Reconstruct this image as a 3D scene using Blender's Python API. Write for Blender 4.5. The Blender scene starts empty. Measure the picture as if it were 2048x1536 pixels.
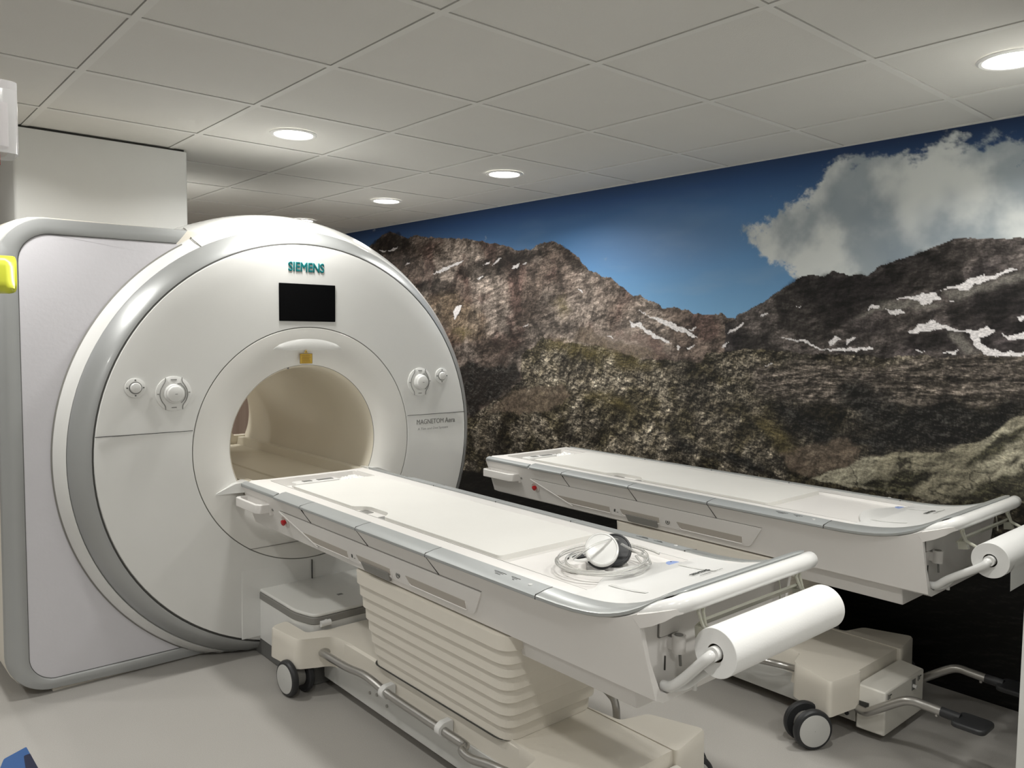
import bpy, bmesh, math, random
import numpy as np
from mathutils import Vector, Matrix
random.seed(4); rng=np.random.RandomState(7)
C = bpy.context.scene.collection
PI = math.pi
# ---------------------------------------------------------------- camera, world, exposure
cam_d = bpy.data.cameras.new('camera'); cam_d.sensor_width = 36.0; cam_d.lens = 1593.99/2048*36
cam_d.clip_start = .02
cam = bpy.data.objects.new('camera', cam_d); C.objects.link(cam)
_f = Vector((0.65470555, 0.75320343, -0.0636022)); _r = Vector((0.75515708, -0.6554457, 0.01134529)); _u = Vector((0.03314248, 0.05545748, 0.99791084))
cam.matrix_world = Matrix(((_r.x,_u.x,-_f.x,-0.084268),(_r.y,_u.y,-_f.y,-2.38239529),(_r.z,_u.z,-_f.z,1.45992519),(0,0,0,1)))
bpy.context.scene.camera = cam
sc = bpy.context.scene
sc.view_settings.view_transform = 'Standard'; sc.view_settings.look = 'None'
sc.view_settings.gamma = 1.0; sc.view_settings.use_curve_mapping = False
sc.view_settings.exposure = 0.12
w = bpy.data.worlds.new('world'); sc.world = w; w.use_nodes = True
w.node_tree.nodes['Background'].inputs[0].default_value = (.9,.95,1,1); w.node_tree.nodes['Background'].inputs[1].default_value = .2
LAMP_POWER = 9.0
LAMP_COL = (1.0, .986, .945)
DIFF_EMIT = 9.0

# ---------------------------------------------------------------- materials
def srgb(c): return tuple(((x/255)/12.92 if x/255 <= .04045 else ((x/255+.055)/1.055)**2.4) for x in c)
MATS = {}
def mat(name, col, rough=.4, metal=0., noise=.03, scale=6., bump=0., bscale=200., coat=0., spec=.5, trans=0., emit=None, es=0., ior=1.45):
    if name in MATS: return MATS[name]
    m = bpy.data.materials.new(name); m.use_nodes = True; nt = m.node_tree; N = nt.nodes; L = nt.links
    b = N['Principled BSDF']
    c = tuple(col)
    tc = N.new('ShaderNodeTexCoord'); nz = N.new('ShaderNodeTexNoise'); nz.inputs['Scale'].default_value = scale; nz.inputs['Detail'].default_value = 4
    L.new(tc.outputs['Object'], nz.inputs['Vector'])
    mr = N.new('ShaderNodeMapRange'); mr.inputs[3].default_value = 1-noise; mr.inputs[4].default_value = 1+noise
    L.new(nz.outputs['Fac'], mr.inputs[0])
    vm = N.new('ShaderNodeVectorMath'); vm.operation = 'SCALE'; vm.inputs[0].default_value = c[:3]
    L.new(mr.outputs[0], vm.inputs['Scale']); L.new(vm.outputs[0], b.inputs['Base Color'])
    b.inputs['Roughness'].default_value = rough; b.inputs['Metallic'].default_value = metal
    b.inputs['Coat Weight'].default_value = coat; b.inputs['Coat Roughness'].default_value = .1
    b.inputs['Specular IOR Level'].default_value = spec; b.inputs['Transmission Weight'].default_value = trans
    b.inputs['IOR'].default_value = ior
    if bump:
        n2 = N.new('ShaderNodeTexNoise'); n2.inputs['Scale'].default_value = bscale; L.new(tc.outputs['Object'], n2.inputs['Vector'])
        bp = N.new('ShaderNodeBump'); bp.inputs['Strength'].default_value = bump; bp.inputs['Distance'].default_value = .002
        L.new(n2.outputs['Fac'], bp.inputs['Height']); L.new(bp.outputs[0], b.inputs['Normal'])
    if emit:
        b.inputs['Emission Color'].default_value = (*emit,1); b.inputs['Emission Strength'].default_value = es
    MATS[name] = m; return m
white = mat('gloss_white', (.79,.785,.765), .28, coat=.25)
facew = mat('face_white', (.76,.76,.74), .22, coat=.4)
cream = mat('cream_plastic', (.74,.70,.62), .42, bump=.15, bscale=400)
shellm = mat('table_shell_white', (.77,.75,.725), .38)
deckm = mat('deck_white', (.75,.748,.73), .3)
padm = mat('pad_cream', (.72,.71,.675), .65, bump=.1, bscale=300)
silver = mat('silver_paint', (.40,.41,.41), .40, metal=.45, coat=.3)
silverd = mat('silver_trim', (.42,.435,.445), .32, metal=.5, coat=.2)
steel = mat('brushed_tube', (.46,.45,.43), .3, metal=.85)
greym = mat('grey_plastic', (.23,.225,.21), .45)
dgrey = mat('plinth_grey', (.15,.15,.145), .5)
seamm = mat('seam_dark', (.05,.05,.045), .6)
seaml = mat('seam_grey', (.22,.215,.20), .6)
black = mat('screen_black', (.002,.002,.0025), .25, spec=.08)
rubber = mat('dark_rubber', (.025,.026,.028), .45)
hubm = mat('wheel_hub_grey', (.52,.52,.50), .4)
bore = mat('bore_beige', (.72,.67,.56), .35, coat=.1)
lilac = mat('panel_lilac', (.60,.59,.62), .5, bump=.25, bscale=60)
redm = mat('red_button', (.42,.006,.01), .2, coat=.6)
teal = mat('teal_ink', (.0,.16,.17), .5)
ink = mat('dark_ink', (.06,.065,.06), .5)
inkg = mat('grey_ink', (.22,.22,.21), .5)
yel = mat('label_amber', (.55,.36,.05), .5)
paper = mat('paper_white', (.78,.78,.765), .8, bump=.1)
bluep = mat('blue_plastic', (.012,.075,.24), .4)
blued = mat('blue_opening', (.002,.005,.03), .7)
blueknob = mat('pale_blue_tab', (.28,.36,.62), .4)
yellowp = mat('yellow_plastic', (.70,.74,.06), .35)
clear = mat('clear_plastic', (.92,.92,.93), .12, trans=.75, noise=0.0, ior=1.4)
tubing = mat('clear_tubing', (.90,.90,.88), .12, trans=.8, noise=0.0, ior=1.35)
frost = mat('frosted_clear', (.72,.72,.62), .25, trans=.45, noise=0.0)
wallp = mat('wall_paint', (.62,.615,.60), .8, bump=.1)
tilem = mat('ceiling_tile', (.62,.612,.58), .9, noise=.02, bump=.3, bscale=300)
gridm = mat('ceiling_bar_white', (.655,.65,.62), .7)
colm = mat('duct_white', (.74,.745,.73), .5)
diffm = mat('lamp_diffuser', (1,1,1), .5, emit=(1,.97,.92), es=DIFF_EMIT)
lampw = mat('lamp_rim_white', (.8,.8,.78), .4)

# ---------------------------------------------------------------- mesh helpers
def obj(name, verts, faces, m, parent=None, smooth=False, bevel=0., seg=2, sub=0, ang=35):
    me = bpy.data.meshes.new(name); me.from_pydata([tuple(v) for v in verts], [], faces)
    bm = bmesh.new(); bm.from_mesh(me); bmesh.ops.recalc_face_normals(bm, faces=bm.faces); bm.to_mesh(me); bm.free()
    me.materials.append(m)
    o = bpy.data.objects.new(name, me); C.objects.link(o)
    if parent: o.parent = parent
    if bevel:
        b = o.modifiers.new('bevel','BEVEL'); b.width = bevel; b.segments = seg; b.limit_method='ANGLE'; b.angle_limit = math.radians(30)
    if sub:
        s = o.modifiers.new('sub','SUBSURF'); s.levels = sub; s.render_levels = sub
    if smooth or bevel:
        try: me.shade_auto_smooth
        except Exception: pass
        for p in me.polygons: p.use_smooth = True
        me.set_sharp_from_angle(angle=math.radians(ang))
    return o
class MB:
    def __init__(s): s.v=[]; s.f=[]
    def add(s, V, F):
        k=len(s.v); s.v += [tuple(x) for x in V]; s.f += [tuple(i+k for i in f) for f in F]; return s
    def box(s, x0,y0,z0,x1,y1,z1, M=None):
        V=[(x,y,z) for x in (x0,x1) for y in (y0,y1) for z in (z0,z1)]
        if M is not None: V=[M@Vector(v) for v in V]
        return s.add(V,[(0,1,3,2),(4,6,7,5),(0,4,5,1),(2,3,7,6),(0,2,6,4),(1,5,7,3)])
    def loft(s, loops, cap=True, closed=True):
        n=len(loops[0]); V=[p for l in loops for p in l]; F=[]
        for i in range(len(loops)-1):
            for j in range(n if closed else n-1):
                a=i*n+j; b=i*n+(j+1)%n; F.append((a,b,b+n,a+n))
        if cap: F.append(tuple(range(n))); F.append(tuple((len(loops)-1)*n+j for j in range(n)))
        return s.add(V,F)
    def prism(s, poly, z0, z1, f=None):        # poly in plane, f maps (a,b,c)->xyz
        f = f or (lambda a,b,c:(a,b,c))
        return s.loft([[f(a,b,z0) for a,b in poly],[f(a,b,z1) for a,b in poly]])
    def tube(s, pts, r, n=12, cap=True):
        pts=[Vector(p) for p in pts]; rs = r if isinstance(r,(list,tuple)) else [r]*len(pts); loops=[]
        t0=(pts[1]-pts[0]).normalized(); up=Vector((0,0,1)) if abs(t0.z)<.9 else Vector((1,0,0)); a=t0.cross(up).normalized()
        for i,p in enumerate(pts):
            t=(pts[min(i+1,len(pts)-1)]-pts[max(i-1,0)]).normalized()
            a=(a-t*a.dot(t)).normalized(); b=t.cross(a)
            loops.append([p+(a*math.cos(2*PI*k/n)+b*math.sin(2*PI*k/n))*rs[i] for k in range(n)])
        return s.loft(loops,cap)
    def build(s, name, m, parent=None, **k): return obj(name, s.v, s.f, m, parent, **k)
def smooth_path(P, n=8):      # Catmull-Rom
    P=[Vector(p) for p in P]; Q=[P[0]*2-P[1]]+P+[P[-1]*2-P[-2]]; out=[]
    for i in range(1,len(Q)-2):
        for k in range(n):
            t=k/n; out.append(.5*((2*Q[i])+(Q[i+1]-Q[i-1])*t+(2*Q[i-1]-5*Q[i]+4*Q[i+1]-Q[i+2])*t*t+(-Q[i-1]+3*Q[i]-3*Q[i+1]+Q[i+2])*t**3))
    out.append(P[-1]); return out
def round_poly(P, r, n=5):
    out=[]; N=len(P)
    for i in range(N):
        p=Vector(P[i][:2]); a=Vector(P[i-1][:2]); b=Vector(P[(i+1)%N][:2]); rr = P[i][2] if len(P[i])>2 else r
        da=(a-p); db=(b-p); ra=min(rr,da.length*.45,db.length*.45)
        if ra<1e-5: out.append((p.x,p.y)); continue
        s=p+da.normalized()*ra; e=p+db.normalized()*ra
        for k in range(n+1):
            t=k/n; q=s*(1-t)**2+p*2*t*(1-t)+e*t*t; out.append((q.x,q.y))
    return out
def rrect(x0,y0,x1,y1,r,n=5): return round_poly([(x0,y0),(x1,y0),(x1,y1),(x0,y1)],r,n)
def empty(name, loc, label=None, cat=None, group=None, rz=0):
    o = bpy.data.objects.new(name, None); C.objects.link(o); o.location = loc; o.rotation_euler=(0,0,rz); o.empty_display_size=.1
    tag(o,label,cat,group); return o
def tag(o, label=None, cat=None, group=None, kind=None):
    if label: o['label']=label
    if cat: o['category']=cat
    if group: o['group']=group
    if kind: o['kind']=kind
    return o
def struct(o): o['kind']='structure'; return o
def text_obj(name, s, size, m, parent, M, extrude=.0006, bold=0., width=None):
    cu = bpy.data.curves.new(name,'FONT'); cu.body=s; cu.size=size; cu.align_x='CENTER'; cu.align_y='CENTER'; cu.extrude=extrude; cu.bevel_depth=bold; cu.bevel_resolution=1
    cu.resolution_u = 4
    t = bpy.data.objects.new(name+'_tmp', cu); C.objects.link(t)
    dg = bpy.context.evaluated_depsgraph_get(); dg.update(); me = bpy.data.meshes.new_from_object(t.evaluated_get(dg))
    bpy.data.objects.remove(t, do_unlink=True)
    xs=[v.co.x for v in me.vertices]; k = (width/(max(xs)-min(xs))) if width else 1
    for v in me.vertices: v.co = Vector((v.co.x*k, v.co.y, v.co.z))
    me.transform(M); me.materials.clear(); me.materials.append(m)
    o = bpy.data.objects.new(name, me); C.objects.link(o); o.parent=parent; return o
def copy_tree(o, parent=None):
    c = o.copy(); C.objects.link(c)
    if parent: c.parent = parent
    for ch in list(o.children): copy_tree(ch, c)
    return c

# ---------------------------------------------------------------- room
CEIL=2.315; XM=3.42; XL=-1.7; YB=5.2; YF=-3.7
def plane_grid(name, x0,y0,x1,y1,z,m): return obj(name,[(x0,y0,z),(x1,y0,z),(x1,y1,z),(x0,y1,z)],[(0,1,2,3)],m)
fm = bpy.data.materials.new('floor_vinyl'); fm.use_nodes=True
def floor_mat(m):
    N=m.node_tree.nodes; L=m.node_tree.links; b=N['Principled BSDF']; tc=N.new('ShaderNodeTexCoord')
    n1=N.new('ShaderNodeTexNoise'); n1.inputs['Scale'].default_value=350; n1.inputs['Detail'].default_value=3
    n2=N.new('ShaderNodeTexNoise'); n2.inputs['Scale'].default_value=1.6; n2.inputs['Detail'].default_value=3
    L.new(tc.outputs['Object'],n1.inputs[0]); L.new(tc.outputs['Object'],n2.inputs[0])
    cr=N.new('ShaderNodeValToRGB'); cr.color_ramp.elements[0].position=.3; cr.color_ramp.elements[0].color=(.34,.325,.305,1); cr.color_ramp.elements[1].position=.7; cr.color_ramp.elements[1].color=(.41,.395,.37,1)
    L.new(n1.outputs['Fac'],cr.inputs[0])
    mr=N.new('ShaderNodeMapRange'); mr.inputs[3].default_value=.92; mr.inputs[4].default_value=1.08; L.new(n2.outputs['Fac'],mr.inputs[0])
    vm=N.new('ShaderNodeVectorMath'); vm.operation='SCALE'; L.new(cr.outputs[0],vm.inputs[0]); L.new(mr.outputs[0],vm.inputs['Scale']); L.new(vm.outputs[0],b.inputs['Base Color'])
    b.inputs['Roughness'].default_value=.42
floor_mat(fm)
mb=MB().box(XL-.1,YF-.1,-.1,XM+.1,YB+.1,0); struct(mb.build('floor',fm))
# ceiling: tiles with dark shadow gaps and white T bars
GX0=1.0*.6; TW=.6; BW=.012
def ceiling():
    tl=MB(); 
    i0=int(math.floor((XL)/.6))-1; i1=int(math.ceil(XM/.6))+1; j0=int(math.floor(YF/.602))-1; j1=int(math.ceil(YB/.602))+1
    for i in range(i0,i1):
        for j in range(j0,j1):
            x0=max(i*.6+BW-.002,XL); x1=min((i+1)*.6-BW-.0028,XM-.004); y0=max(j*.6018+BW-.002,YF); y1=min((j+1)*.6018-BW-.0028,YB)
            if x1-x0<.02 or y1-y0<.02: continue
            tl.box(x0,y0,CEIL-.001,x1,y1,CEIL+.012)
    o=tl.build('ceiling_tiles',tilem); 
    b=MB()
    for i in range(i0,i1):
        if XL<i*.6<XM-.02: b.box(i*.6-BW,YF,CEIL-.004,i*.6+BW,YB,CEIL+.03)
    for j in range(j0,j1):
        y=j*.6018
        if YF<y<YB: b.box(XL,y-BW,CEIL-.0038,XM,y+BW,CEIL+.03)
    b.box(XM-.02,YF,CEIL-.004,XM,YB,CEIL+.03)
    g=b.build('ceiling_grid',gridm)
    top=MB().box(XL-.1,YF-.1,CEIL+.02,XM+.1,YB+.1,CEIL+.12).build('ceiling',seaml); struct(top)
    o.parent=top; g.parent=top
ceiling()
woodm = bpy.data.materials.new('striped_wood'); woodm.use_nodes=True
def wood(m):
    N=m.node_tree.nodes; L=m.node_tree.links; b=N['Principled BSDF']; tc=N.new('ShaderNodeTexCoord'); mp=N.new('ShaderNodeMapping'); mp.inputs['Scale'].default_value=(16,1,.25)
    nz=N.new('ShaderNodeTexNoise'); nz.inputs['Scale'].default_value=1.0; nz.inputs['Detail'].default_value=5
    L.new(tc.outputs['Object'],mp.inputs[0]); L.new(mp.outputs[0],nz.inputs[0]); cr=N.new('ShaderNodeValToRGB')
    cr.color_ramp.elements[0].position=.35; cr.color_ramp.elements[0].color=(.36,.26,.20,1); cr.color_ramp.elements[1].position=.65; cr.color_ramp.elements[1].color=(.47,.36,.29,1)
    L.new(nz.outputs['Fac'],cr.inputs[0]); L.new(cr.outputs[0],b.inputs['Base Color']); b.inputs['Roughness'].default_value=.5
wood(woodm)
struct(MB().box(XL-.1,YB,0,XM+.1,YB+.1,CEIL+.02).build('wall_back',woodm))
struct(MB().box(XL-.1,YF,0,XL,YB,CEIL+.02).build('wall_left',wallp))
struct(MB().box(XL-.1,YF-.1,0,XM+.1,YF,CEIL+.02).build('wall_front',wallp))
struct(MB().box(2.39,YF,0,XM+.1,-1.69,CEIL+.02).build('wall_corner',mat('corner_white',(.62,.625,.60),.6)))

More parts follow.
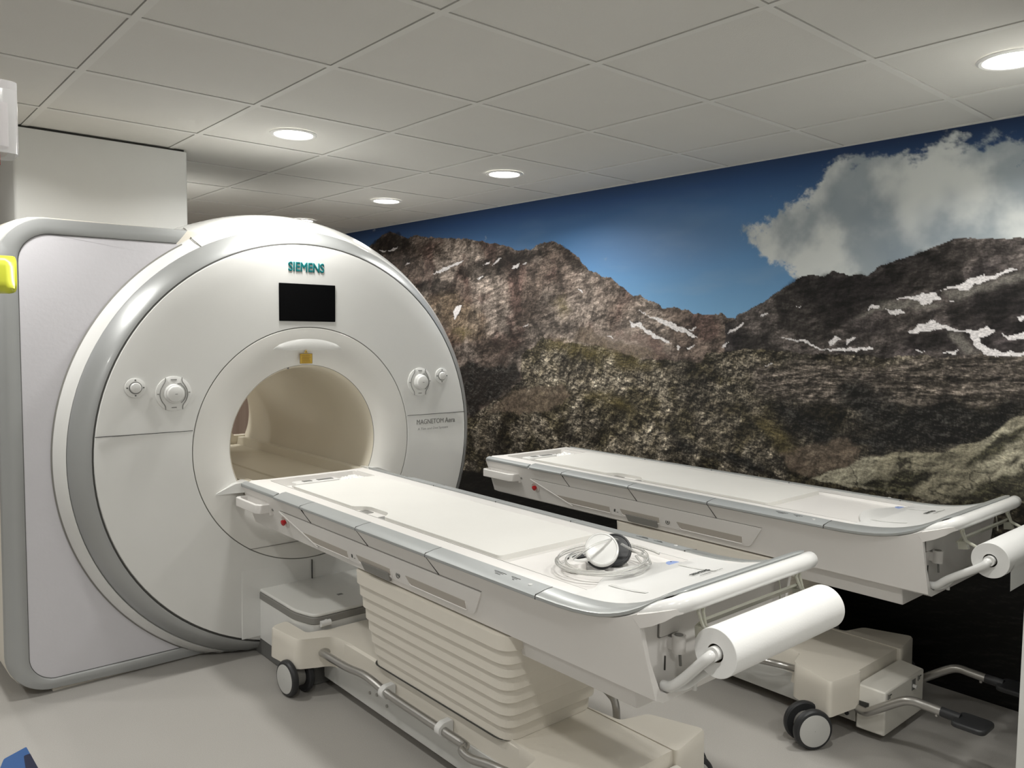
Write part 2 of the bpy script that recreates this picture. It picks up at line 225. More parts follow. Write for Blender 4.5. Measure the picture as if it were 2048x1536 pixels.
# ---------------------------------------------------------------- mural wall (printed mountain photograph on the wall)
MUR = {'ridge_left':[[(4.767,1.946),(3.638,2.1),(3.498,2.162),(3.389,2.203),(3.283,2.25),(3.167,2.268),(3.054,2.231),(2.907,2.192),(2.789,2.205),(2.651,2.178),(2.411,2.152),(2.124,2.122),(1.932,2.083),(1.785,2.06),(1.609,2.008),(1.475,2.002),(1.394,2.031),(1.3,2.042),(1.207,2.011),(1.116,1.968),(1.042,1.922),(0.968,1.846),(0.884,1.816),(0.775,1.786),(0.695,1.733),(0.616,1.682),(0.554,1.68),(0.479,1.65),(0.419,1.63),(0.394,1.601),(0.313,1.609),(0.245,1.599),(0.148,1.571),(0.261,1.599),(0.183,1.571),(0.097,1.566),(0.024,1.574),(-0.048,1.549),(-0.207,1.479)]],'ridge_right':[[(-0.009,1.521),(-0.068,1.551),(-0.155,1.593),(-0.257,1.645),(-0.329,1.693),(-0.398,1.734),(-0.467,1.747),(-0.526,1.74),(-0.574,1.76),(-0.623,1.747),(-0.663,1.73),(-0.702,1.74),(-0.74,1.734),(-0.784,1.769),(-0.87,1.797),(-0.927,1.808),(-0.994,1.832),(-1.06,1.858),(-1.124,1.86),(-1.218,1.852),(-1.279,1.841),(-1.336,1.846),(-1.529,1.833)]],'cloud':[[(-0.328,1.701),(-0.38,1.739),(-0.339,1.773),(-0.37,1.796),(-0.278,1.842),(-0.145,1.884),(-0.192,1.923),(-0.147,1.977),(-0.16,2.017),(-0.215,2.053),(-0.269,2.088),(-0.333,2.057),(-0.384,2.123),(-0.434,2.156),(-0.501,2.171),(-0.582,2.198),(-0.652,2.219),(-0.751,2.211),(-0.802,2.229),(-0.859,2.249),(-0.943,2.242),(-1.016,2.254),(-1.107,2.249),(-1.171,2.222),(-1.215,2.195),(-1.253,2.156),(-1.293,2.176),(-1.327,2.189),(-1.513,2.171),(-1.538,1.644),(-0.79,1.632)]],'cloud_hole':[[(-0.386,2.075),(-0.437,2.093),(-0.497,2.047),(-0.456,2.02),(-0.396,2.042)],[(-0.537,2.097),(-0.601,2.112),(-0.664,2.119),(-0.579,2.069)],[(-0.334,2.049),(-0.37,2.013),(-0.383,1.916),(-0.346,1.943)],[(-1.26,2.129),(-1.322,2.145),(-1.324,2.1),(-1.274,2.081)]],'wisp':[[(-0.812,2.26),(-0.829,2.282),(-0.844,2.255)],[(-0.189,2.254),(-0.222,2.266),(-0.261,2.195),(-0.237,2.206)],[(-0.885,2.298),(-0.933,2.304),(-0.92,2.285)],[(-1.169,2.275),(-1.205,2.274),(-1.2,2.269)],[(0.879,1.901),(0.832,1.908),(0.791,1.891),(0.831,1.88)],[(0.936,1.96),(0.901,1.965),(0.901,1.948)]],'shade':[[(2.262,1.851),(2.242,1.924),(2.083,1.963),(1.875,1.963),(1.749,2.001),(1.609,2.002),(1.475,1.998),(1.41,1.994),(1.361,1.963),(1.441,1.925),(1.573,1.883),(1.746,1.863),(1.891,1.853),(2.043,1.842)],[(3.47,2.174),(3.283,2.243),(3.154,2.263),(2.955,2.203),(2.883,2.131),(3.128,2.081),(3.309,2.086)],[(1.284,2.033),(1.116,1.963),(0.975,1.846),(1.025,1.828),(1.174,1.909)],[(2.857,1.825),(2.717,1.872),(2.537,1.851),(2.282,1.815),(2.24,1.752),(2.406,1.733),(2.625,1.764)],[(1.636,1.575),(1.568,1.597),(1.601,1.529)],[(2.137,1.579),(2.04,1.614),(2.019,1.542),(2.116,1.506)],[(1.546,1.315),(1.513,1.372),(1.397,1.364),(1.254,1.334),(1.348,1.305)],[(-0.276,1.645),(-0.381,1.723),(-0.509,1.737),(-0.599,1.749),(-0.748,1.726),(-0.799,1.765),(-0.927,1.801),(-1.06,1.851),(-1.156,1.851),(-1.132,1.685),(-1.042,1.66),(-0.863,1.63),(-0.776,1.602),(-0.648,1.52),(-0.529,1.434),(-0.409,1.448),(-0.317,1.521),(-0.297,1.579)],[(-1.033,1.555),(-1.097,1.603),(-1.197,1.648),(-1.343,1.683),(-1.536,1.687),(-1.542,1.562),(-1.349,1.565),(-1.233,1.526),(-1.14,1.492),(-1.088,1.513)],[(-0.906,1.447),(-0.961,1.477),(-1.063,1.484),(-1.091,1.443),(-1.012,1.416),(-0.929,1.418)],[(-1.283,1.486),(-1.35,1.526),(-1.544,1.525),(-1.546,1.488)],[(-0.032,1.452),(-0.159,1.487),(-0.264,1.463),(-0.228,1.412),(-0.044,1.391)],[(-0.21,1.393),(-0.302,1.416),(-0.393,1.397),(-0.341,1.363),(-0.23,1.368)],[(-0.429,1.374),(-0.531,1.385),(-0.565,1.362),(-0.464,1.351)],[(-0.646,1.365),(-0.762,1.379),(-0.966,1.371),(-0.974,1.349),(-0.803,1.313),(-0.68,1.319)]],'black':[[(2.312,0.834),(2.234,1.234),(2.113,1.263),(1.791,1.268),(1.596,1.286),(1.56,1.156),(1.662,1.082),(1.768,1.017),(1.915,0.947),(2.128,0.857)],[(-0.793,1.173),(-0.882,1.18),(-1.022,1.183),(-1.121,1.194),(-1.247,1.213),(-1.364,1.238),(-1.556,1.267),(-1.559,1.204),(-1.367,1.172),(-1.282,1.111),(-1.241,1.059),(-1.097,0.994),(-0.961,0.977),(-0.802,0.947),(-0.701,0.973),(-0.66,1.008),(-0.775,1.051),(-0.848,1.103)],[(-0.601,1.277),(-0.657,1.295),(-0.728,1.268),(-0.806,1.22),(-0.868,1.149),(-0.812,1.084),(-0.72,1.099),(-0.655,1.124),(-0.628,1.208)],[(0.299,0.972),(0.218,0.915),(0.117,0.853),(-0.082,0.859),(-0.249,0.837),(-0.325,0.788),(-0.135,0.77),(0.072,0.813),(0.295,0.85)],[(-0.274,1.169),(-0.358,1.125),(-0.534,1.075),(-0.602,1.033),(-0.547,0.972),(-0.478,0.997),(-0.352,1.042)],[(2.34,0.46),(1.765,0.521),(0.117,0.587),(-0.702,0.54),(-1.392,0.623),(-1.776,0.708),(-1.819,-0.164),(-0.74,-0.428),(2.325,-0.922)]],'green':[[(2.312,0.834),(2.128,0.85),(1.805,1.003),(1.56,1.145),(1.562,1.281),(1.563,1.315),(1.35,1.43),(1.24,1.41),(0.943,1.394),(0.737,1.368),(0.544,1.324),(0.305,1.323),(0.14,1.319),(0.09,1.37),(-0.21,1.395),(-0.565,1.371),(-1.014,1.377),(-1.356,1.394),(-1.55,1.4),(-1.777,0.69),(-1.311,0.565),(0.116,0.561),(2.339,0.423),(2.469,0.765)]],'midrock':[[(-0.136,1.306),(-0.482,1.351),(-0.802,1.324),(-1.013,1.383),(-1.356,1.393),(-1.55,1.399),(-1.559,1.217),(-0.882,1.165),(-0.573,1.157),(-0.218,1.165)]],'scree':[[(1.804,0.979),(1.645,1.072),(1.392,1.115),(1.157,1.134),(1.081,1.075),(1.262,0.976),(1.471,0.936),(1.915,0.911)],[(1.018,1.507),(0.946,1.497),(0.806,1.427),(0.546,1.392),(0.364,1.349),(0.544,1.334),(0.805,1.377),(1.089,1.423)],[(-0.321,0.888),(-0.563,0.974),(-0.66,1.0),(-0.741,0.955),(-0.704,0.888),(-0.519,0.799),(-0.414,0.817)]],'slab':[[(-0.502,0.793),(-0.585,0.833),(-0.712,0.897),(-0.78,0.937),(-0.854,0.953),(-0.962,0.974),(-1.031,0.981),(-1.097,0.994),(-1.161,1.026),(-1.223,1.052),(-1.253,1.071),(-1.282,1.111),(-1.333,1.156),(-1.367,1.172),(-1.558,1.229),(-1.576,0.861),(-1.106,0.781),(-0.97,0.784),(-0.748,0.786)]],'slabdark':[[(-1.106,0.781),(-1.231,0.878),(-1.32,0.929),(-1.377,0.951),(-1.569,1.003),(-1.576,0.857)],[(-0.85,0.779),(-0.851,0.848),(-0.915,0.898),(-1.02,0.901),(-1.061,0.896),(-1.001,0.855),(-0.948,0.78)],[(-1.159,0.931),(-1.201,0.982),(-1.255,1.037),(-1.283,1.074),(-1.369,1.123),(-1.399,1.113),(-1.344,1.06),(-1.257,0.989),(-1.19,0.935)],[(-0.855,0.935),(-0.913,0.946),(-0.977,0.939),(-0.942,0.927)],[(-1.3,0.967),(-1.341,0.996),(-1.381,0.998),(-1.348,0.97)],[(-0.7,0.802),(-0.715,0.808),(-0.755,0.791),(-0.709,0.782)],[(-0.716,0.789),(-0.844,0.846),(-0.847,0.779),(-0.748,0.782)]],'snow':[[(3.336,2.129),(3.218,2.117),(3.283,2.108)],[(3.21,2.116),(3.041,2.136),(3.103,2.109),(3.179,2.105)],[(2.593,1.894),(2.409,1.939),(2.192,1.98),(2.242,1.955),(2.451,1.908)],[(1.874,1.914),(1.829,1.954),(1.769,1.97),(1.801,1.947)],[(1.977,1.928),(1.884,1.952),(1.902,1.935)],[(1.667,1.882),(1.65,1.909),(1.574,1.922),(1.616,1.893)],[(1.568,1.908),(1.51,1.935),(1.531,1.914)],[(2.039,1.837),(1.957,1.859),(1.995,1.837)],[(2.959,1.976),(2.918,2.003),(2.87,2.0)],[(2.289,1.556),(2.31,1.606),(2.28,1.655),(2.208,1.653),(2.238,1.617),(2.263,1.58)],[(1.549,1.502),(1.491,1.527),(1.507,1.512)],[(0.632,1.542),(0.599,1.527),(0.549,1.525),(0.511,1.488),(0.426,1.456),(0.331,1.415),(0.354,1.414),(0.474,1.451),(0.549,1.496),(0.612,1.507)],[(0.564,1.599),(0.477,1.565),(0.381,1.545),(0.276,1.499),(0.158,1.447),(0.196,1.452),(0.333,1.498),(0.452,1.545)],[(0.793,1.452),(0.766,1.449),(0.746,1.433)],[(0.25,1.387),(0.173,1.41),(0.195,1.394)],[(0.29,1.404),(0.267,1.398),(0.278,1.379)],[(0.225,1.49),(0.198,1.494),(0.171,1.508),(0.186,1.479)],[(0.378,1.433),(0.342,1.424),(0.354,1.414)],[(1.052,1.741),(1.008,1.714),(1.015,1.702)],[(-0.026,1.473),(-0.06,1.5),(-0.119,1.527),(-0.109,1.508),(-0.056,1.482)],[(0.02,1.398),(-0.03,1.427),(-0.013,1.403)],[(-0.204,1.555),(-0.251,1.577),(-0.26,1.572),(-0.223,1.553)],[(-0.403,1.6),(-0.425,1.604),(-0.416,1.596)],[(-0.737,1.584),(-0.761,1.603),(-0.798,1.603),(-0.788,1.585)],[(-0.818,1.583),(-0.887,1.582),(-0.905,1.56),(-0.837,1.563)],[(-0.851,1.624),(-0.934,1.639),(-1.022,1.652),(-1.033,1.632),(-1.05,1.618),(-1.011,1.608),(-0.998,1.597),(-0.963,1.606),(-0.927,1.628)],[(-1.039,1.66),(-1.094,1.669),(-1.132,1.681),(-1.15,1.701),(-1.181,1.71),(-1.224,1.711),(-1.307,1.736),(-1.325,1.726),(-1.225,1.698),(-1.164,1.67),(-1.127,1.654)],[(-1.071,1.605),(-1.103,1.618),(-1.087,1.605)],[(-0.915,1.487),(-0.953,1.505),(-0.966,1.52),(-1.007,1.53),(-1.048,1.523),(-1.088,1.502),(-1.128,1.492),(-1.191,1.492),(-1.224,1.507),(-1.25,1.489),(-1.198,1.468),(-1.206,1.438),(-1.238,1.418),(-1.28,1.409),(-1.356,1.409),(-1.496,1.408),(-1.497,1.389),(-1.356,1.394),(-1.257,1.393),(-1.208,1.4),(-1.182,1.424),(-1.167,1.458),(-1.134,1.485),(-1.076,1.491),(-1.049,1.498),(-1.009,1.484),(-0.94,1.484)],[(-1.277,1.479),(-1.313,1.474),(-1.352,1.48),(-1.493,1.481),(-1.494,1.459),(-1.353,1.46),(-1.308,1.456)],[(-1.33,1.545),(-1.349,1.553),(-1.435,1.557),(-1.436,1.535),(-1.34,1.532)],[(-0.324,1.455),(-0.409,1.444),(-0.444,1.448),(-0.487,1.425),(-0.547,1.402),(-0.612,1.405),(-0.692,1.413),(-0.776,1.419),(-0.769,1.407),(-0.684,1.396),(-0.597,1.394),(-0.522,1.403),(-0.444,1.431),(-0.356,1.443)],[(-0.562,1.442),(-0.598,1.462),(-0.627,1.447),(-0.579,1.419)],[(-0.643,1.443),(-0.658,1.459),(-0.694,1.458),(-0.652,1.428)],[(-1.06,1.396),(-1.125,1.415),(-1.106,1.394)],[(-0.95,1.41),(-0.992,1.404),(-0.965,1.399)],[(0.243,1.384),(0.172,1.41),(0.188,1.395)],[(0.316,1.52),(0.247,1.494),(0.157,1.449),(0.223,1.462)],[(0.295,1.402),(0.266,1.393),(0.283,1.379)],[(-0.241,1.316),(-0.296,1.33),(-0.278,1.32)]],'greysand':[[(-0.798,1.617),(-0.927,1.625),(-0.991,1.595),(-1.058,1.604),(-1.045,1.583),(-0.792,1.58),(-0.656,1.524),(-0.739,1.573)],[(-1.076,1.491),(-1.141,1.478),(-1.176,1.417),(-1.208,1.39),(-1.145,1.388),(-1.11,1.45)],[(-1.042,1.653),(-1.133,1.654),(-1.225,1.688),(-1.341,1.719),(-1.482,1.715),(-1.483,1.686),(-1.343,1.683),(-1.166,1.636),(-1.103,1.61)]],'grass':[[(2.319,1.481),(2.156,1.506),(2.076,1.434),(2.236,1.407)],[(1.276,1.679),(1.169,1.698),(1.107,1.591),(1.213,1.582)],[(1.35,1.425),(0.943,1.394),(0.544,1.324),(0.361,1.274),(0.605,1.264),(0.941,1.312),(1.238,1.346)],[(1.037,1.088),(0.798,1.124),(0.638,1.065),(0.535,1.024),(0.796,1.033),(0.964,1.062)],[(-0.202,1.087),(-0.278,1.052),(-0.364,0.976),(-0.411,0.916),(-0.32,0.913),(-0.243,0.998)]],'light':[[(1.299,2.007),(1.115,1.937),(0.883,1.791),(0.655,1.683),(0.37,1.582),(0.311,1.535),(0.55,1.536),(0.743,1.587),(1.022,1.714),(1.203,1.826)],[(2.12,1.797),(1.782,1.83),(1.408,1.912),(1.282,1.958),(1.263,1.786),(1.57,1.743),(1.889,1.718)],[(2.674,2.141),(2.124,2.11),(1.839,2.041),(2.123,1.978),(2.65,1.959),(2.811,2.06)]],'tan':[[(2.716,1.715),(2.322,1.755),(2.001,1.602),(1.923,1.459),(2.319,1.406),(2.447,1.544)]],'dim':[[(2.318,1.394),(1.922,1.364),(1.566,1.529),(1.274,1.55),(1.018,1.507),(1.089,1.444),(1.35,1.43),(1.562,1.304),(1.773,1.274),(2.317,1.231)],[(3.526,2.264),(2.883,2.21),(2.765,2.057),(3.003,1.857),(3.47,2.047)],[(1.638,1.666),(1.324,1.724),(1.243,1.571),(1.567,1.54)],[(0.995,1.775),(0.814,1.738),(0.628,1.663),(0.731,1.626),(0.922,1.691)],[(0.299,0.972),(0.236,1.135),(0.085,1.217),(-0.071,1.19),(-0.201,1.096),(-0.147,0.988),(0.024,0.935)],[(-0.194,1.3),(-0.567,1.299),(-0.613,1.192),(-0.578,1.015),(-0.428,0.934),(-0.315,1.055),(-0.237,1.166)],[(2.343,0.74),(1.273,0.782),(0.838,0.679),(1.461,0.662),(2.099,0.475)]],'smooth':[[(0.974,1.497),(0.807,1.467),(0.611,1.498),(0.365,1.405),(0.305,1.341),(0.544,1.329),(0.805,1.377)]]}

def mural_colour(Y,Z):
    def vnoise(x,y,seed):
        r=np.random.RandomState(seed).rand(256,256)*2*math.pi; gx=np.cos(r); gy=np.sin(r)
        xi=np.floor(x).astype(int); yi=np.floor(y).astype(int); fx=x-xi; fy=y-yi; u=fx*fx*fx*(fx*(fx*6-15)+10); v=fy*fy*fy*(fy*(fy*6-15)+10)
        def g(a,b,p,q): i=(a&255)*256+(b&255); return gx.ravel()[i]*p+gy.ravel()[i]*q
        return .5+.75*((g(xi,yi,fx,fy)*(1-u)+g(xi+1,yi,fx-1,fy)*u)*(1-v)+(g(xi,yi+1,fx,fy-1)*(1-u)+g(xi+1,yi+1,fx-1,fy-1)*u)*v)
    def fbm(x,y,f,o,seed,ridge=False,gain=.5):
        a=1;s=0;t=0;c_,s_=math.cos(.65),math.sin(.65)
        for q in range(o):
            v=vnoise(x*f+17.3*q+300,y*f+9.1*q+300,seed+q)
            if ridge: v=1-np.abs(2*v-1)*1.6
            s=s+a*v; t+=a; a*=gain; f*=2.03; x,y=x*c_-y*s_,x*s_+y*c_
        return s/t
    def inside(P,Yw,Zw):
        m=np.zeros(Yw.shape,bool); P=np.array(P); a0,a1=P[:,0].min(),P[:,0].max(); b0,b1=P[:,1].min(),P[:,1].max()
        sel=(Yw>=a0)&(Yw<=a1)&(Zw>=b0)&(Zw<=b1)
        if not sel.any(): return m
        yy=Yw[sel]; zz=Zw[sel]; c=np.zeros(yy.shape,bool); j=len(P)-1
        for i in range(len(P)):
            yi,zi=P[i]; yj,zj=P[j]
            if zi!=zj: c^=((zi>zz)!=(zj>zz))&(yy<(yj-yi)*(zz-zi)/(zj-zi)+yi)
            j=i
        m[sel]=c; return m
    def soft(L,amp=.02,f=9,seed=3,taps=((0,0),),hf=0.):
        a=Y+amp*(fbm(Y,Z,f,5,seed)-.5)*3; b=Z+amp*(fbm(Y,Z,f,5,seed+50)-.5)*3
        s=np.zeros(Y.shape)
        for d,e in taps:
            mm=np.zeros(Y.shape,bool)
            for P in L: mm|=inside(P,a+d,b+e)
            s+=mm
        return s/len(taps)
    def ringtaps(rad,n=14): return [(0,0)]+[(rad*math.cos(k*2.4)*math.sqrt((k+1)/n),.8*rad*math.sin(k*2.4)*math.sqrt((k+1)/n)) for k in range(n)]
    def below(L,amp,f,seed,right=None):
        P=sorted(L,key=lambda p:p[0]); xs=[p[0] for p in P]; a=Y+amp*(fbm(Y,Z,f,4,seed)-.5)*2; h=np.interp(a,xs,[p[1] for p in P],right=right)
        return Z+amp*(fbm(Y,Z,f,5,seed+50)-.5)*3<h
    mix=lambda c,m,w: c*(1-w[...,None])+np.asarray(m)*w[...,None]
    S=lambda *c: np.array(srgb(c))
    ss=lambda x,a,b: np.clip((x-a)/(b-a),0,1)**2*(3-2*np.clip((x-a)/(b-a),0,1))
    one=np.ones(Y.shape+(3,))
    # sky: dark at the top, paler low down; darker again towards the near end
    t=np.clip((CEIL-Z)/.75,0,1); c=np.zeros(Y.shape+(3,)); stops=[(0,S(38,60,98)),(.10,S(50,82,130)),(.30,S(82,124,174)),(.6,S(102,150,200)),(1,S(122,172,214))]
    for q in range(3): c[...,q]=np.interp(t,[s[0] for s in stops],[s[1][q] for s in stops])
    dark=np.clip((-.1-Y)/.9,0,1); c=c*(1-.35*dark*(1-t*.6))[...,None]
    haze=np.clip(1-((Y-.45)**2/.5+(Z-1.98)**2/.04),0,1); c=mix(c,S(112,138,176),haze*.45)
    c=mix(c,S(150,176,202),ss(fbm(Y*.6,Z*2.2,3,4,91),.5,.75)*.25*t); col=c
    # cloud
    fld=soft(MUR['cloud'],.02,5,20,ringtaps(.13,26)); hol=soft(MUR['cloud_hole'],.03,10,26,ringtaps(.05,14))
    ns=fbm(Y,Z,6,7,33,gain=.58); dens=ss(fld*1.25+(ns-.5)*1.9-hol*(.35+1.2*(fbm(Y,Z,14,5,68)-.35)),.42,.72)
    cc=mix(one*S(166,176,182),S(226,230,228),ss(fbm(Y,Z,3.6,6,36),.36,.66)); cc=mix(cc,S(132,146,158),ss(fbm(Y,Z,1.9,4,66),.5,.75)*.6); col=mix(col,cc,dens*.97)
    wi=soft(MUR['wisp'],.03,16,29,ringtaps(.04,12)); col=mix(col,S(150,164,180),ss(wi+(fbm(Y,Z,16,5,70)-.5)*1.6,.45,1.0)*.7)
    # printed relief: light from the upper left of the picture (larger Y, larger Z)
    def shade(f,seed,o=6,gain=.62,sy=1.,sz=1.,rot=0.,k=9.,ridge=True):
        c_,s_=math.cos(rot),math.sin(rot); e=.0045
        def h(u,v): a=(u*c_+v*s_)*sy; b=(-u*s_+v*c_)*sz; return fbm(a,b,f,o,seed,ridge,gain)
        return np.clip(.5+(h(Y,Z)-h(Y+e*.8,Z+e))*k,0,1.25)
    big=shade(1.6,100,7,.60,1,1,.3,12.); med=shade(4.5,110,6,.62,1,1.2,.2,6.5); str_=shade(5,120,6,.62,.55,1.9,-.18,5.); fine=shade(13,130,5,.65,1,1,0,3.2); cl_=shade(9,140,6,.66,.8,1.3,.35,4.2)
    def crev(f,seed,sy,sz,rot,a,b):
        c_,s_=math.cos(rot),math.sin(rot); return ss(fbm((Y*c_+Z*s_)*sy,(-Y*s_+Z*c_)*sz,f,5,seed,True,.62),a,b)
    c1=crev(4.2,600,1,1.2,.5,.56,.74); c2=crev(9,610,.7,1.5,-.25,.55,.76); c3=crev(15,620,.8,1.2,.3,.52,.74); glint=crev(17,640,.8,1.3,-.35,.58,.80)
    n1=fbm(Y,Z,2.4,5,180); n2=fbm(Y,Z,9,5,190); n3=fbm(Y,Z,34,4,200)
    lm=below(MUR['ridge_left'][0],.012,16,210); rm=below(MUR['ridge_right'][0],.012,16,220,right=-9)
    dim=soft(MUR['dim'],.06,6,400,ringtaps(.05,18)); lit=soft(MUR['light'],.06,6,410,ringtaps(.06,18)); tan=soft(MUR['tan'],.05,6,420,ringtaps(.05,14)); smo=soft(MUR['smooth'],.03,8,430,ringtaps(.03,12))
    base=mix(one*S(118,104,95),S(158,145,135),ss(n1,.38,.62)); base=mix(base,S(104,82,76),ss(fbm(Y,Z,4,4,230),.5,.68)*.7); base=mix(base,S(138,120,94),tan*.45)
    sh=(.52*big+.30*med+.20*fine); sh=mix(sh[...,None],(.45*str_+.3*big+.25*fine)[...,None],ss(fbm(Y,Z,3,3,500),.42,.58))[...,0]
    sh=sh*(1-smo*.7)+.5*smo*.7
    base=base*(.14+1.55*np.clip(sh,0,1)**1.25)[...,None]*(1+.35*lit-.50*dim)[...,None]*((1-.50*c1*(1-smo))*(1-.42*c2*(1-smo))*(1+.45*glint))[...,None]
    col=np.where(lm[...,None],base,col)
    base=mix(one*S(74,68,68),S(112,104,100),ss(n1,.40,.62))*(.16+1.35*np.clip(.35*big+.3*str_+.35*cl_,0,1)**1.2)[...,None]*((1-.5*c1)*(1-.45*c2)*(1+.5*glint))[...,None]
    col=np.where(rm[...,None],base,col)
    gs=soft(MUR['greysand'],.015,14,240,ringtaps(.012,8)); col=mix(col,S(116,112,106)*(.7+.6*n3[...,None])*(.6+.8*fine[...,None]),gs*.85)
    shd=soft(MUR['shade'],.03,9,250,ringtaps(.016,10)); col=col*(1-.66*shd*(.75+.5*n2))[...,None]
    # near hillside
    gr=soft(MUR['green'],.015,12,260); dk=.10+.42*ss(-Y,-.15,.75)
    base=mix(one*S(158,147,127),S(186,175,156),ss(n2,.42,.6)); base=mix(base,S(92,84,56),ss(fbm(Y,Z,4.5,5,270),.48,.62)*.75)
    rr=.55*cl_+.30*fine+.15*big; base=base*(.04+1.75*np.clip(rr-.08,0,1)**1.9)[...,None]*(1-dk)[...,None]*1.25*(1-.35*dim)[...,None]; base=base*((1-.6*ss(fbm(Y,Z,2.6,5,510),.50,.66))*(1-.62*c3)*(1-.45*c2)*(1+.8*glint*ss(n2,.4,.6)))[...,None]
    col=mix(col,base,gr)
    md=soft(MUR['midrock'],.03,8,280,ringtaps(.03,12)); col=mix(col,S(134,124,115)*(.06+1.4*np.clip(.65*shade(6,150,6,.66,.45,2.4,-.05,4.)+.35*fine,0,1)[...,None]**1.8)*((1-.6*c2)*(1-.4*c3)*(1+.8*glint))[...,None],md*.8)
    sc_=soft(MUR['scree'],.02,10,290,ringtaps(.012,8)); col=mix(col,S(118,104,90)*((.35+.45*n3+.65*fine)*(1-.4*c3))[...,None],sc_*.72)
    ga=soft(MUR['grass'],.04,8,300,ringtaps(.04,14)); col=mix(col,S(104,94,58)*(.35+1.0*cl_)[...,None],ga*.55)
    bk=soft(MUR['black'][:-1],.06,6,310,ringtaps(.04,16)); col=mix(col,S(34,33,31)*(.1+2.0*cl_**3+2.5*glint*c1)[...,None],bk*.95)
    sl=soft(MUR['slab'],.012,10,320,ringtaps(.004,4)); base=mix(one*S(146,140,120),S(184,178,156),ss(n1,.4,.6))*(.22+1.2*np.clip(.5*big+.25*str_+.3*fine,0,1))[...,None]
    cr=ss(1-np.abs(fbm(Y,Z*1.4,3.2,5,330)-.5)*70,0,1); base=base*((1-.8*cr)*(1-.3*c2)*(1-.25*c1))[...,None]; col=mix(col,base,sl)
    sd=soft(MUR['slabdark'],.02,12,340,ringtaps(.012,8)); col=mix(col,S(58,56,42)*(.02+1.9*cl_**2.2)[...,None],sd*.92)
    bl=soft([MUR['black'][-1]],.02,5,345,ringtaps(.03,12))*(1-ss(fbm(Y,Z,3,4,520),.5,.7)*.0); col=mix(col,S(12,12,10)*(.15+1.6*str_**3)[...,None],bl)
    sn=soft(MUR['snow'],.011,22,350); col=mix(col,S(226,222,222)*(.85+.25*n2[...,None]),sn*(lm|rm|(gr>.5)))
    col=np.clip(col,0,1)
    return col

def mural():
    y0,y1,z0,z1=-1.69,YB,0.0,CEIL+.02
    ys=np.concatenate([np.arange(-1.69,1.2,.0042),np.arange(1.2,4.0,.006),np.linspace(4.0,y1,40)]); zs=np.linspace(z0,z1,520)
    Y,Z=np.meshgrid(ys,zs); n=len(zs); k=len(ys)
    col=mural_colour(Y,Z)
    verts=np.stack([np.full(Y.size,XM),Y.ravel(),Z.ravel()],1)
    idx=np.arange(n*k).reshape(n,k); F=np.stack([idx[:-1,:-1],idx[:-1,1:],idx[1:,1:],idx[1:,:-1]],-1).reshape(-1,4)
    me=bpy.data.meshes.new('wall_right'); me.vertices.add(len(verts)); me.vertices.foreach_set('co',verts.ravel())
    me.loops.add(F.size); me.loops.foreach_set('vertex_index',F.ravel().astype(np.int32)); me.polygons.add(len(F)); me.polygons.foreach_set('loop_start',np.arange(0,F.size,4).astype(np.int32)); me.polygons.foreach_set('loop_total',np.full(len(F),4,np.int32))
    me.update(); at=me.color_attributes.new('print','FLOAT_COLOR','POINT'); at.data.foreach_set('color',np.concatenate([col.reshape(-1,3),np.ones((Y.size,1))],1).astype(np.float32).ravel())
    m=bpy.data.materials.new('mountain_print'); m.use_nodes=True; N=m.node_tree.nodes; L=m.node_tree.links; b=N['Principled BSDF']
    va=N.new('ShaderNodeVertexColor'); va.layer_name='print'; tc=N.new('ShaderNodeTexCoord')
    nz=N.new('ShaderNodeTexNoise'); nz.inputs['Scale'].default_value=130; nz.inputs['Detail'].default_value=3; nz.inputs['Roughness'].default_value=.7
    mp=N.new('ShaderNodeMapping'); mp.inputs['Scale'].default_value=(1,.7,1.3); mp.inputs['Rotation'].default_value=(.5,0,0); L.new(tc.outputs['Object'],mp.inputs[0]); L.new(mp.outputs[0],nz.inputs[0])
    # rock grain only where the print is neither sky nor cloud: warm or grey pixels
    sp=N.new('ShaderNodeSeparateColor'); L.new(va.outputs[0],sp.inputs[0]); sb=N.new('ShaderNodeMath'); sb.operation='SUBTRACT'; L.new(sp.outputs[0],sb.inputs[0]); L.new(sp.outputs[2],sb.inputs[1])
    gm=N.new('ShaderNodeMapRange'); gm.inputs[1].default_value=-.005; gm.inputs[2].default_value=.02; L.new(sb.outputs[0],gm.inputs[0])
    mr=N.new('ShaderNodeMapRange'); mr.inputs[1].default_value=.35; mr.inputs[2].default_value=.65; mr.inputs[3].default_value=.72; mr.inputs[4].default_value=1.28; L.new(nz.outputs['Fac'],mr.inputs[0])
    mx=N.new('ShaderNodeMix'); mx.data_type='FLOAT'; mx.inputs[2].default_value=1.0; L.new(gm.outputs[0],mx.inputs[0]); L.new(mr.outputs[0],mx.inputs[3])
    vm=N.new('ShaderNodeVectorMath'); vm.operation='SCALE'; L.new(va.outputs[0],vm.inputs[0]); L.new(mx.outputs[0],vm.inputs['Scale']); L.new(vm.outputs[0],b.inputs['Base Color'])
    b.inputs['Roughness'].default_value=.55; b.inputs['Specular IOR Level'].default_value=.3
    me.materials.append(m); o=bpy.data.objects.new('wall_right',me); C.objects.link(o); struct(o)
    bk=MB().box(XM+.002,YF,0,XM+.1,YB,CEIL+.02).build('wall_right_backing',wallp,o); return o
mural()

